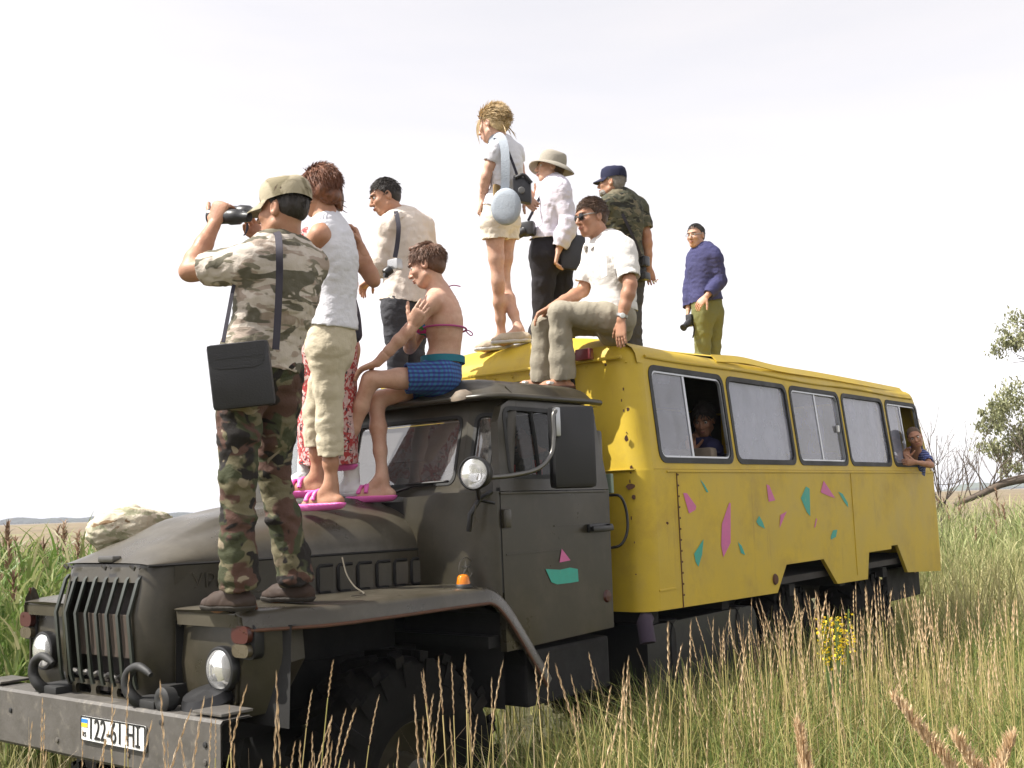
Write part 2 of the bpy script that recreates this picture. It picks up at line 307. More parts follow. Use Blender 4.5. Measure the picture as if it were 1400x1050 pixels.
for i, (x, w) in enumerate(zip(WX, WW)):
    wn = empty('side_window', parent=T); q0, q1 = .05, H_-.015; x1 = x+w
    G().plate(rrect(x-.012, q0-.012, x1+.012, q1+.012, .075), [rrect(x+.022, q0+.025, x1-.022, q1-.022, .055)], wp(0, 0, .006), (1, 0, 0), up_, .03).build('rubber_seal', M_black, wn)
    if i in (0, 2, 4):
        G().plate(rrect(x+.023, q0+.026, x1-.023, q1-.023, .054), [rrect(x+.036, q0+.038, x1-.036, q1-.036, .045)], wp(0, 0, -.002), (1, 0, 0), up_, .02).build('frame', M_frame, wn)
        xm = x+w*(.45 if i == 0 else .50 if i == 2 else .47)
        G().plate(rrect(xm-.013, q0+.03, xm+.013, q1-.03, .004), [], wp(0, 0, -.006), (1, 0, 0), up_, .015).build('slider_bar', M_frame, wn)
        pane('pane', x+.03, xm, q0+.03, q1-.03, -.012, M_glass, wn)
        if i == 2:
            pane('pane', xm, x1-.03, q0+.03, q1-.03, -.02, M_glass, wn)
            G().box(wp(x1-.09, .36, -.005), (.03, .02, .06), bev=.005).build('catch', M_white, wn)
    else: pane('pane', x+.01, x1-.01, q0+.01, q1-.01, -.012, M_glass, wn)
    # curtain behind the glass, hanging in shallow folds
    if i != 2:
        ca, cb = (x+.0, x1) if i in (1, 3) else (x, xm)
        if i == 0: ca, cb = x, x+.12
        xs = np.linspace(ca, cb, 60)
        G().grid([[wp(a, q, -.06-.012*math.sin(a*23+1.3*math.sin(a*7+q*2))) for a in xs] for q in np.linspace(-.0, H_, 8)]).build('curtain', M_curtain, wn, 80)
# roof: crowned sheet with rounded ends, a few dents
RX0, RX1 = BX0+.09, BX1-.27
def roofz(x, v):
    y = abs(v)
    e = math.sin(min(1, (x-RX0)/.22, (RX1-x)/.3)*math.pi/2)**.7 if RX0 < x < RX1 else 0
    z = 2.868+.15*(1-y**2.2)*e
    z += .035*math.exp(-((x-4.55)/.5)**2)*max(0, v*-1-.35)*1.0+.012*math.sin(x*5.1+v*3)*(1-y**4)*e+.02*math.exp(-((x-6.1)/.35)**2-((v+.4)/.3)**2)-.03*math.exp(-((x-4.1)/.28)**2-((v+.75)/.14)**2)
    return z
vs_ = np.sin(np.linspace(-math.pi/2, math.pi/2, 41))
G().grid([[(x, Y0+1.06*v, roofz(x, v)+ (0 if abs(v) < .999 else 0)) for v in vs_] for x in np.linspace(RX0, RX1, 90)]).build('roof', M_yellow, T, 60)
def eave(f, s):
    G().grid([[(a, f(Y0-w_), z_) for a in np.linspace(XA-.02, XB-.2, 40)] for z_, w_ in PROF[3:]], flip=s < 0).build('eave_panel', M_yellow, T, 60)
both(eave)
# a proud roof sheet edge over the front half, and rain gutter along the side
gut = G().tube([(x, Y0-1.135, 2.79+.006*math.sin(x*3)) for x in np.linspace(XA+.08, XB-.25, 60)], .011, 6).build('rain_gutter', M_yellow, T, 60)
tr = G(); pts = crom([(4.25, Y0-1.09, 2.865), (4.7, Y0-1.1, 2.885), (5.3, Y0-1.1, 2.868), (6.2, Y0-1.09, 2.875), (7.3, Y0-1.085, 2.872), (8.2, Y0-1.07, 2.87)], 8)
tr.tube(pts, .02, 6, flat=(.035, .004), nv=V(0, -.8, .6)); tr.build('torn_roof_sheet_edge', M_yellow, T, 50)
def on_lower(px, py): return AY(px, py, Y0-1.218)
# panel joints and rivets on the lower side
for x in (3.42, 6.35): G().box((x, Y0-1.2165, 1.6), (.006, .008, .86)).build('panel_joint', M_rust if x < 4 else M_yellow, T)
G().box((5.9, Y0-1.2165, 2.04), (5.2, .012, .012), bev=.003).build('waist_bead', M_yellow, T)
G().box((3.24, Y0-1.2165, 1.30), (.2, .008, .015), bev=.003).build('sill_patch', M_yellow, T)
for k in range(12): G().lathe([(0, .004), (.006, .003), (.008, 0)], (3.44, Y0-1.215, 1.25+k*.07), (0, -1, 0), 6).build('rivet', M_rust, T)
# rust holes up the front corner
for k, (px, py, a, b) in enumerate([(856, 600, 5, 9), (863, 640, 4, 6), (862, 665, 12, 9), (866, 680, 5, 7), (870, 724, 4, 7), (876, 772, 6, 4), (912, 715, 3, 4), (858, 560, 4, 5)]):
    c = AX(px, py, BX0+.012 if px < 870 else BX0+.04); n = 7; sc = 4.2/FPX
    q = nrm(V(-.75, -.65, 0)); uu = nrm(np.cross(q, (0, 0, 1)))
    pts = [(c+q*.02)+uu*a*sc*math.cos(t)*(.6+.5*rng.random())+V(0, 0, 1)*b*sc*math.sin(t)*(.6+.5*rng.random()) for t in np.linspace(0, 2*math.pi, n, endpoint=False)]
    G().add(pts+[p-q*.012 for p in pts], [tuple(range(n))]+[(i, (i+1) % n, n+(i+1) % n, n+i) for i in range(n)]).build('rust_hole', M_rust, T)
# painted darts
DART = [('p', [(934, 674), (939, 674), (952, 692), (951, 697), (942, 702)]), ('t', [(957, 655), (963, 662), (969, 673), (966, 673)]), ('p', [(987, 716), (997, 687), (999, 688), (999, 742), (989, 762), (986, 745)]),
        ('t', [(949, 757), (962, 737), (960, 758), (955, 775), (951, 768)]), ('t', [(1009, 741), (1014, 746), (1019, 759), (1013, 756)]), ('p', [(1048, 662), (1052, 664), (1060, 684), (1051, 686)]),
        ('t', [(1034, 713), (1038, 705), (1043, 714), (1046, 723), (1037, 718)]), ('p', [(1066, 722), (1067, 704), (1076, 699), (1073, 705)]), ('t', [(1095, 681), (1102, 665), (1107, 668), (1108, 706), (1103, 700)]),
        ('p', [(1122, 673), (1126, 657), (1142, 681), (1133, 678)]), ('t', [(1146, 672), (1152, 675), (1159, 687), (1160, 694), (1154, 686)]), ('t', [(1136, 733), (1139, 725), (1145, 724), (1143, 734), (1136, 738)]), ('p', [(1113, 722), (1116, 708), (1117, 710), (1115, 720)])]
for c, ps in DART:
    P = [on_lower(*q) for q in ps]; n = len(P)
    G().add(P, [tuple(range(n))]).build('painted_dart', M_pink if c == 'p' else M_teal, T)
# marker lamp on the front, side reflector
c = AX(800, 485, BX0); g = G().box((BX0-.01, c[1], c[2]), (.05, .12, .075), bev=.012); g.build('marker_lamp', M_maroon, T, 40)
c = on_lower(1060, 792); G().lathe([(0, .012), (.035, .01), (.042, 0)], c, (0, -1, 0), 16).build('side_reflector', M_rust, T, 40)
# interior: floor, ceiling lining, seats
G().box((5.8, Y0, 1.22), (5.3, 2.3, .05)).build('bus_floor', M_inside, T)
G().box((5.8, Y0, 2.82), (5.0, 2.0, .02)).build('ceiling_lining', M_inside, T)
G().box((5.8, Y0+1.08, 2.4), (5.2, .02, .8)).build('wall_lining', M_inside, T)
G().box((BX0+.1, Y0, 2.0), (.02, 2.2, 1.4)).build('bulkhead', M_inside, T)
for x in (3.9, 5.0, 6.1, 7.2):
    st = empty('bus_seat', parent=T)
    G().box((x, Y0-.75, 1.62), (.5, .7, .12), bev=.03).build('cushion', M_seat, st, 40); G().box((x+.27, Y0-.75, 1.92), (.1, .7, .6), bev=.03).build('backrest', M_seat, st, 40)
# ---- chassis, tank, wheels -----------------------------------------
def rail(f, s): G().box((4.3, f(Y0-.42), 1.0), (8.3, .09, .22), bev=.01).build('chassis_rail', M_under, T)
both(rail)
for x in (3.25, 4.2, 5.3, 6.3, 7.3, 8.3): G().box((x, Y0, 1.13), (.1, 2.2, .09)).build('cross_member', M_under, T)
g = G(); g.plate(rrect(3.12, .58, 4.62, 1.08, .1), [], (0, Y0-1.12, 0), (1, 0, 0), (0, 0, 1), .55); tk = g.build('fuel_tank', M_blackp, T, 40)
for x in (3.4, 4.3): G().plate(rrect(x, .57, x+.06, 1.09, .1), [], (0, Y0-1.128, 0), (1, 0, 0), (0, 0, 1), .57).build('tank_strap', M_under, tk)
def skirt(f, s): G().box((8.0, f(Y0-1.0), .98), (.9, .05, .3), bev=.01).build('mud_skirt', M_under, T)
both(skirt)
c = AX(872, 855, 3.0); G().tube([c+V(.1, 0, .03), c+V(0, -.05, .02), c+V(-.02, -.08, -.1)], .05, 8).build('purple_rag', mat('purple_rag', (.05, .035, .055), .9), T, 60)
def wheel(x, y, s, front):
    w = empty('wheel', parent=T); z = .57; K_ = .935
    prof = [(.30, -.13), (.36, -.155), (.50, -.165), (.575, -.15), (.605, -.11), (.61, 0), (.605, .11), (.575, .15), (.50, .165), (.36, .155), (.30, .13)]
    g = G().lathe([(a_*K_, b_) for a_, b_ in prof], (x, y, z), (0, 1, 0), 48)
    for k in range(22):
        a = 2*math.pi*k/22
        for sg in (-1, 1):
            b = a+(math.pi/22 if sg > 0 else 0); er = V(math.cos(b), 0, math.sin(b)); et = V(-math.sin(b), 0, math.cos(b))
            R = np.stack([et, V(0, 1, 0)*math.cos(.5*sg)+et*math.sin(.5*sg)*1, er], 1)
            g.box(V(x, y+sg*.085, z)+er*.575, (.055, .15, .05), R)
            g.box(V(x, y+sg*.158, z)+er*.51, (.06, .03, .11), R)
    g.build('tyre', M_tyre, w, 50)
    G().lathe([(.31, -.13), (.30, .0), (.29, .12), (.27, .12), (.26, .04), (.12, .02), (.10, .14), (.07, .16), (0, .16)], (x, y, z), (0, -s, 0), 28).build('rim', M_green, w, 40)
for x in (1.12, 5.33, 6.95):
    wheel(x, Y0-.92, 1, x < 2); wheel(x, Y0+.92, -1, x < 2)
    G().tube([(x, Y0-.85, .57), (x, Y0-.25, .57), (x, Y0, .57), (x, Y0+.25, .57), (x, Y0+.85, .57)], [.07, .09, .24, .09, .07], 12).build('axle', M_under, T, 60)
# ---- cab ------------------------------------------------------------
CY = Y0-1.06+Y0*0     # near side plane at y = -.98 + ...
CYN = -1.06           # near cab side
CX0, CX1 = 1.72, 2.76
def cabside(z):       # greenhouse tilts in above the belt
    return CYN+max(0, z-1.95)*.10
# rear wall, cowl, floor
G().box((CX1-.03, Y0, 1.72), (.06, 2.2, 1.15), bev=.02).build('cab_rear_wall', M_green, T, 40)
G().plate(rrect(-1.05, 0, 1.05, .5, .05), [], (CX1-.005, Y0, 1.93), (0, 1, 0), (0, 0, 1), .05).build('cab_rear_wall', M_green, T)
G().box((2.2, Y0, 1.15), (1.1, 2.15, .06)).build('cab_floor', M_under, T)
# door with window opening, one flat pressing below the belt and a tilted frame above
def door(f, s):
    d = empty('door', parent=T)
    lo = [(CX0, 1.10), (CX1-.03, 1.12), (CX1-.02, 1.93), (CX0, 1.93)]
    if s > 0: lo = [(CX0, 1.10), (CX1-.03, 1.12), (CX1-.02, 1.93), (CX0-.01, 1.93)]
    lo = [(x*s, z) for x, z in lo]; lo = lo if s > 0 else lo[::-1]
    G().plate(lo, [], (0, f(CYN), 0), (s, 0, 0), (0, 0, 1), .04).build('door_panel', M_green, d)
    o = V(0, f(CYN), 1.936); t = V(0, f(cabside(2.44)), 2.44); H = np.linalg.norm(t-o); u = (t-o)/H
    out = [(CX0-.01, 0), (CX1-.02, 0), (CX1-.09, H), (CX0+.16, H), (CX0+.08, H-.04), (CX0+.03, H-.13)]
    win = rrect(CX0+.085, .075, CX1-.16, H-.05, .06)
    out = [(x*s, y) for x, y in out]; win = [(x*s, y) for x, y in win]
    if s < 0: out = out[::-1]; win = win[::-1]
    G().plate(out, [win], o, (s, 0, 0), u, .05).build('window_frame', M_green, d)
    n = np.cross(V(s, 0, 0), u); q = lambda x, y, e=0: o+V(x, 0, 0)+u*y+n*e
    sl = rrect(CX0+.075, .065, CX1-.15, H-.04, .065); si = rrect(CX0+.098, .088, CX1-.173, H-.063, .05)
    G().plate([(x*s, y) for x, y in (sl if s > 0 else sl[::-1])], [[(x*s, y) for x, y in si]], q(0, 0, .003), (s, 0, 0), u, .02).build('rubber_seal', M_black, d)
    xm = CX0+.37
    mesh('pane', [q(CX0+.09, .08, -.02), q(CX1-.165, .08, -.02), q(CX1-.165, H-.055, -.02), q(CX0+.09, H-.055, -.02)], [(0, 1, 2, 3)], M_doorg, d)
    g = G().tube([q(xm, .08, -.015), q(xm-.015, H-.06, -.015)], .012, 6); g.build('quarter_light_bar', M_black, d)
    G().box((2.2, f(CYN)-s*.004, 1.925), (1.0, .012, .014), bev=.003).build('belt_bead', M_green, d)
    c = V(2.59, f(CYN)-s*.0, 1.71); h = G().box(c+V(0, -s*.012, 0), (.2, .02, .05), bev=.006).box(c+V(.0, -s*.045, -.004), (.21, .022, .032), bev=.008).box(c+V(.09, -s*.03, 0), (.03, .04, .04), bev=.006); h.build('handle', M_blackp, d, 40)
    if s > 0:
        g = G(); g.box((1.98, CYN-.002, 1.60), (.48, .006, .006)); g.box((2.36, CYN-.002, 1.735), (.38, .006, .006)); g.build('pressed_crease', M_green, d)
        for z in (1.79,): G().box((1.735, CYN-.015, z), (.05, .035, .1), bev=.01).build('hinge', M_green, d, 40)
        P = [AY(*q_, CYN-.004) for q_ in [(746, 778), (766, 779), (779, 776), (790, 778), (791, 795), (779, 797), (762, 799), (754, 796)]]
        G().add(P, [tuple(range(len(P)))]).build('painted_boat', M_teal, d)
        P = [AY(*q_, CYN-.004) for q_ in [(768, 750), (780, 766), (765, 769)]]
        G().add(P, [(0, 1, 2)]).build('painted_sail', M_pink, d)
        G().lathe([(0, .014), (.03, .012), (.038, 0)], AY(830, 815, CYN), (0, -1, 0), 20).build('reflector', M_redr, d, 40)
    # door seam gaps: thin dark strips in the shut line
    G().box((CX0-.012, f(CYN)+s*.012, 1.68), (.012, .02, .55)).build('shut_line', M_under, d)
both(door)
# cowl side panel in front of the door (near and far), with the star plate
def cowl(f, s):
    pts = [(1.36, 1.42), (CX0-.02, 1.42), (CX0-.02, 1.93), (1.60, 1.93), (1.45, 1.86), (1.36, 1.80)]
    pts = [(x*s, z) for x, z in pts]; pts = pts if s > 0 else pts[::-1]
    # swept inwards towards the hood: a curved wall from the door front to the hood rear
    rows = []
    for t in np.linspace(0, 1, 9):
        a = t*math.pi/2; x = CX0-.02-.13*math.sin(min(1, t*1.2)*math.pi/2); y = CYN+.58*max(0, (t-.15)/.85)**1.3
        zt = 1.935 if t < .55 else 1.935-.03*(t-.55)
        rows.append([(x, f(y), z) for z in (1.36, 1.6, 1.8, zt)])
    G().grid(rows, flip=s < 0).build('cowl_side', M_green, T, 60)
both(cowl)
# firewall / scuttle top: slopes from the windscreen foot to the hood
rows = []
for x, t_, hw_ in ((1.56, 0, .64), (1.61, .1, .665), (1.65, .5, .78), (1.675, .88, .98), (1.70, 1, 1.1)):
    rows.append([(x, Y0+hw_*v, (1-t_)*(1.64+.262*(1-abs(v)**3.2)**.55)+t_*(1.955-.02*abs(v)**3)) for v in np.sin(np.linspace(-math.pi/2, math.pi/2, 31))])
G().grid(rows).build('scuttle_top', M_green, T, 60)
G().box((1.62, Y0, 1.65), (.05, 1.9, .5)).build('firewall', M_under, T)
# windscreen frame: two flat screens, a middle post, and small corner screens
ZS0, ZS1 = 1.955, 2.40
def wsx(y, z):
    y = abs(y-Y0); b = 1.66+.012*(y/.85)**2+(.10*((y-.86)/.26)**1.5 if y > .86 else 0)
    return b+(z-ZS0)*.25
def wsurf(y, z, d=0): return V(wsx(y, z)-d, y, z)
def wframe(name, loops_outer, hole, mt, d, th):
    g = G(); n = len(hole)
    A = [wsurf(y, z, d) for y, z in loops_outer]; B = [wsurf(y, z, d) for y, z in hole]
    g.add(A+B, [(i, (i+1) % n, n+(i+1) % n, n+i) for i in range(n)])
    g.add(B+[p+V(th, 0, 0) for p in B], [(i, (i+1) % n, n+(i+1) % n, n+i) for i in range(n)])
    g.add(A+[p+V(th, 0, 0) for p in A], [(i, n+i, n+(i+1) % n, (i+1) % n) for i in range(n)])
    return g
ws = empty('windscreen', parent=T)
for y0, y1, r in ((Y0+.02, Y0-.87, .05), (Y0+.87, Y0-.02, .05), (Y0-.895, Y0-1.06, .04), (Y0+1.06, Y0+.895, .04)):
    a, b = min(y0, y1), max(y0, y1)
    ho = rrect(a+.03, ZS0+.03, b-.03, ZS1-.035, r); ou = rrect(a-.012, ZS0-.03, b+.012, ZS1+.05, .005); 
    wframe('f', ou, ho, M_green, 0, .04).build('screen_frame', M_green, ws, 40)
    h1 = rrect(a+.026, ZS0+.026, b-.026, ZS1-.031, r); h2 = rrect(a+.044, ZS0+.044, b-.044, ZS1-.049, r-.01)
    wframe('s', h1, h2, M_black, .004, .02).build('rubber_seal', M_black, ws, 40)
    ys = np.linspace(a+.03, b-.03, 10)
    G().grid([[wsurf(y, z, -.012) for y in ys] for z in (ZS0+.03, (ZS0+ZS1)/2, ZS1-.035)]).build('pane', M_wind, ws, 179)
def pillar(f, s):
    rows = []
    for z in (1.90, 2.0, 2.2, 2.4, 2.45):
        e = V(wsx(Y0-1.065, z), 0, z); x0 = e[0]; yb = cabside(z); x1 = CX0+(.03 if z < 2.3 else .09 if z < 2.42 else .17)
        rows.append([(x0, f(Y0-1.065), z), (x0+.01, f(yb+.035), z), (x0+.03, f(yb+.012), z), (x0+.06, f(yb), z), (max(x1, x0+.07), f(yb), z)])
    G().grid(rows, flip=s > 0).build('windscreen_pillar', M_green, T, 60)
both(pillar)
# wipers
for yy, sg in ((-.35, 1), (.5, 1)):
    b = wsurf(yy, ZS0+.0, .03); G().tube([b, b+V(-.005, -.16, .03), b+V(.0, -.3, .035)], .009, 6).tube([b+V(-.01, -.1, .04), b+V(-.01, -.42, .045)], .007, 5).build('wiper', M_blackp, T)
# cab roof: crowned with a projecting rim
rows = []
for x in np.linspace(1.69, CX1+.0, 26):
    fx = (x-1.69)/(CX1-1.69); e = 1-(2*fx-1)**2 if False else min(1, fx/.28)*min(1, (1-fx)/.12)
    e = math.sin(min(1, max(0, e))*math.pi/2); hw = 1.11-.10*(1-min(1, fx/.12))**2-.02*(1-min(1, (1-fx)/.1))
    rows.append([(x+.05*abs(v)**4*(1 if fx < .2 else 0), Y0+hw*v, 2.452+.15*e*(1-abs(v)**4)**.5+.012*fx) for v in np.linspace(-1, 1, 33)])
rf = G().grid(rows).build('cab_roof', M_green, T, 60)
rim = [V(r_[0]) for r_ in rows]; front = [V(p) for p in rows[0]]; far = [V(r_[-1]) for r_ in rows]
pts = rim[::-1]+front[1:]+far[1:]
G().tube(pts, .018, 8).build('rain_rim', M_green, rf, 60)
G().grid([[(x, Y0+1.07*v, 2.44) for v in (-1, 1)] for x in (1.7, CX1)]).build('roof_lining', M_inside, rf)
c = AX(632, 540, 1.74); G().lathe([(0, .05), (.03, .045), (.06, .02), (.065, 0)], c+V(0, 0, -.02), (-.3, 0, 1), 16).build('roof_lamp_base', mat('bare_patch', (.2, .16, .12), .7, var=.3, vscale=30), rf, 50)
# cab interior: seats, steering wheel, dash
for yy in (-.5, .6):
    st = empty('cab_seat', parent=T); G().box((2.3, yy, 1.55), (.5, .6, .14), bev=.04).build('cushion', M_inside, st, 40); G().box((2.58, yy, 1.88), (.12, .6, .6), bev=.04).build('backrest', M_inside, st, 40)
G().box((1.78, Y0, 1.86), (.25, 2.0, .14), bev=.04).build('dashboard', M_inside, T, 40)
sw = empty('steering_wheel', parent=T); cc = V(1.98, -.45, 2.0); ax = nrm(V(-.45, 0, 1)); a = nrm(np.cross(ax, (0, 1, 0))); b = np.cross(ax, a)
G().tube([cc+.24*(a*math.cos(t)+b*math.sin(t)) for t in np.linspace(0, 2*math.pi, 33)], .014, 8).build('wheel_rim', M_blackp, sw, 60)
G().tube([cc+a*.23, cc, cc-a*.23], .012, 6).tube([cc+b*.23, cc-b*.23], .012, 6).tube([cc, cc-ax*.35+V(-.1, 0, 0)], .03, 8).build('spokes', M_blackp, sw, 60)
# red and white box on the seat seen through the door glass
bx = empty('papers_on_seat', parent=T); G().box((2.1, -.8, 2.0), (.3, .12, .1), bev=.01).build('white_box', mat('paper_white', (.6, .6, .6), .8), bx); G().box((2.0, -.9, 2.02), (.07, .02, .13)).box((2.25, -.9, 2.04), (.07, .02, .15)).build('red_stripe', mat('red_card', (.5, .03, .02), .7), bx)
# ---- hood ------------------------------------------------------------
def hw(x): return float(np.interp(x, [.1, .35, .8, 1.3, 1.67], [.37, .43, .55, .63, .665]))
def hcrown(x): return float(np.interp(x, [.1, .16, .3, .55, .9, 1.3, 1.67], [1.655, 1.685, 1.745, 1.82, 1.878, 1.905, 1.915]))
rows = []
for x in np.concatenate([np.linspace(.1, .3, 8), np.linspace(.34, 1.45, 24), np.linspace(1.48, 1.61, 5)]):
    w = hw(x); zc = hcrown(x); row = []
    for v in np.sin(np.linspace(-math.pi/2, math.pi/2, 45)):
        e = (1-abs(v)**3.2)**.55; z = 1.645+(zc-1.645)*e
        ridge = .032*max(0, min(1, (x-.32)/.25))/(1+math.exp((abs(v)-.56+.04)*55)); row.append((x+.0, Y0+w*v, z+ridge))
    rows.append(row)
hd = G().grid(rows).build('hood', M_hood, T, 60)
G().tube([V(r_[0])+V(0, -.002, -.004) for r_ in rows], .007, 5).build('hood_edge_seal', M_under, hd)
c = V(.12, Y0-.02, 1.672); G().box(c, (.05, .13, .03), bev=.008).build('hood_handle', M_metal, hd, 40)
for yy in (Y0-.06, Y0-.30, Y0+.28): G().tube([(.085, yy-.03, 1.63), (.075, yy-.01, 1.645), (.085, yy+.015, 1.625), (.075, yy+.035, 1.645)], .006, 5).build('hood_latch', M_metal, hd)
# hood side panels with pressed louvres and raised maker's letters
def hside(f, s):
    p = empty('hood_side', parent=T)
    xs = np.linspace(.22, 1.68, 16)
    G().grid([[(x, f(Y0-hw(x)-.004), z) for z in (1.30, 1.45, 1.60, 1.641)] for x in xs], flip=s > 0).build('side_sheet', M_green, p, 60)
    if s < 0: return
    for k in range(6):
        x = .93+k*.118; y = Y0-hw(x)-.006; z0 = 1.455; sl = (hw(x+.05)-hw(x-.05))/.1
        def q(dx, z, e=0): return V(x+dx, y-sl*dx-e, z)
        G().tube([q(.085, z0+.135), q(.012, z0+.135), q(0, z0+.12), q(0, z0+.015), q(.012, z0), q(.07, z0)], .009, 6).build('louvre', M_under, p, 60)
        G().grid([[q(.012, z0+.01, .0), q(.075, z0+.01, .022)], [q(.012, z0+.125, .0), q(.075, z0+.125, .022)]]).build('louvre_lip', M_green, p, 60)
    g = G().plate(rrect(.30, 1.36, .62, 1.50, .03), [rrect(.31, 1.37, .61, 1.49, .025)], (0, Y0-hw(.46)-.01, 0), (1, -.24, 0), (0, 0, 1), .008); g.build('pressed_outline', M_green, p)
both(hside)
def text_mesh(name, body, size, o, ux, uy, mt, parent, depth=.003, align='CENTER'):
    cu = bpy.data.curves.new(name, 'FONT'); cu.body = body; cu.size = size; cu.extrude = depth; cu.align_x = align; cu.align_y = 'CENTER'
    ob = bpy.data.objects.new(name, cu); COL.objects.link(ob); dg = bpy.context.evaluated_depsgraph_get(); me = bpy.data.meshes.new_from_object(ob.evaluated_get(dg)); bpy.data.objects.remove(ob); me.name = name
    ux, uy = nrm(ux), nrm(uy); n = np.cross(ux, uy); o = np.asarray(o)
    me.transform(Matrix(((ux[0], uy[0], n[0], o[0]), (ux[1], uy[1], n[1], o[1]), (ux[2], uy[2], n[2], o[2]), (0, 0, 0, 1)))); me.materials.clear()
    return link(name, me, mt, parent)
sl = nrm(V(1, -(hw(.6)-hw(.3))/.3, 0))
text_mesh('raised_letters', 'УРАЛ', .095, (.42, Y0-hw(.42)-.008, 1.555), sl, (0, 0, 1), M_green, T, .006)
# ---- grille shell ------------------------------------------------------
def shx(z): return float(np.interp(z, [.98, 1.10, 1.42, 1.645], [.14, .085, .06, .115]))     # front plane of the shell
GY0, GY1 = Y0-.30, Y0+.33
rows = []
for z in (.98, 1.06, 1.10, 1.25, 1.42, 1.55, 1.63, 1.645):
    x = shx(z); w = .37; row = []
    for t in np.linspace(0, 1, 7): row.append((x+.05*(1-t)**2*1.0, Y0-.30-.085*(math.sin((1-t)*math.pi/2)), z))
    R_ = [(x, Y0-.30, z)]
    row = [(x+.42, Y0-.47, z), (x+.22, Y0-.43, z), (x+.12, Y0-.40, z), (x+.06, Y0-.375, z), (x+.025, Y0-.345, z), (x+.006, Y0-.315, z), (x, Y0-.285, z)]
    rows.append(row)
gs = empty('grille_shell', parent=T); M_bar = mat('dark_green_bars', (.022, .027, .021), .45, var=.2, bump=.1)
G().grid(rows).build('shell_side', M_green, gs, 60)
G().grid([[(p[0], my(p[1]), p[2]) for p in r_] for r_ in rows], flip=True).build('shell_side', M_green, gs, 60)
def band(z0, z1, n=5): return G().grid([[(shx(z), Y0+.285*v, z) for v in np.linspace(-1, 1, n)] for z in np.linspace(z0, z1, 4)])
band(1.565, 1.648).build('shell_top', M_green, gs, 60)
G().plate([(-.285, .955), (.285, .955), (.285, 1.10), (-.285, 1.10)], [rrect(a, 1.035, a+.14, 1.08, .02) for a in (-.25, -.07, .11)], (shx(1.05)-.002, Y0, 0), (0, -1, 0), (0, 0, 1), .02).build('shell_bottom', M_green, gs)
G().box((.115, Y0, 1.005), (.05, .6, .03), bev=.008).box((.13, Y0, .97), (.05, .62, .03), bev=.008).build('lower_lip', M_green, gs, 40)
for k in range(8):
    y = GY0+.0+k*(GY1-GY0)/7
    G().tube([(shx(1.095)+.0, y, 1.09), (shx(1.12)-.008, y, 1.13), (shx(1.42)-.014, y, 1.42), (shx(1.58)-.004, y, 1.575), (shx(1.6)+.01, y, 1.595)], .01, 6, flat=(.0105, .006), nv=V(-1, 0, 0)).build('grille_bar', M_bar, gs, 30)
G().box((.22, Y0, 1.33), (.02, .66, .6)).build('radiator', mat('radiator_core', (.02, .015, .013), .8, var=.3, vscale=60), gs)
G().box((.15, Y0, 1.31), (.012, .64, .2), bev=.004).build('radiator_blind', mat('old_blind', (.05, .035, .025), .8, var=.3, vscale=20), gs)
G().tube([(.11, y, 1.13+.008*math.sin(y*60)) for y in np.linspace(GY0, GY1, 30)], .014, 6).build('cross_tube', M_metal, gs)
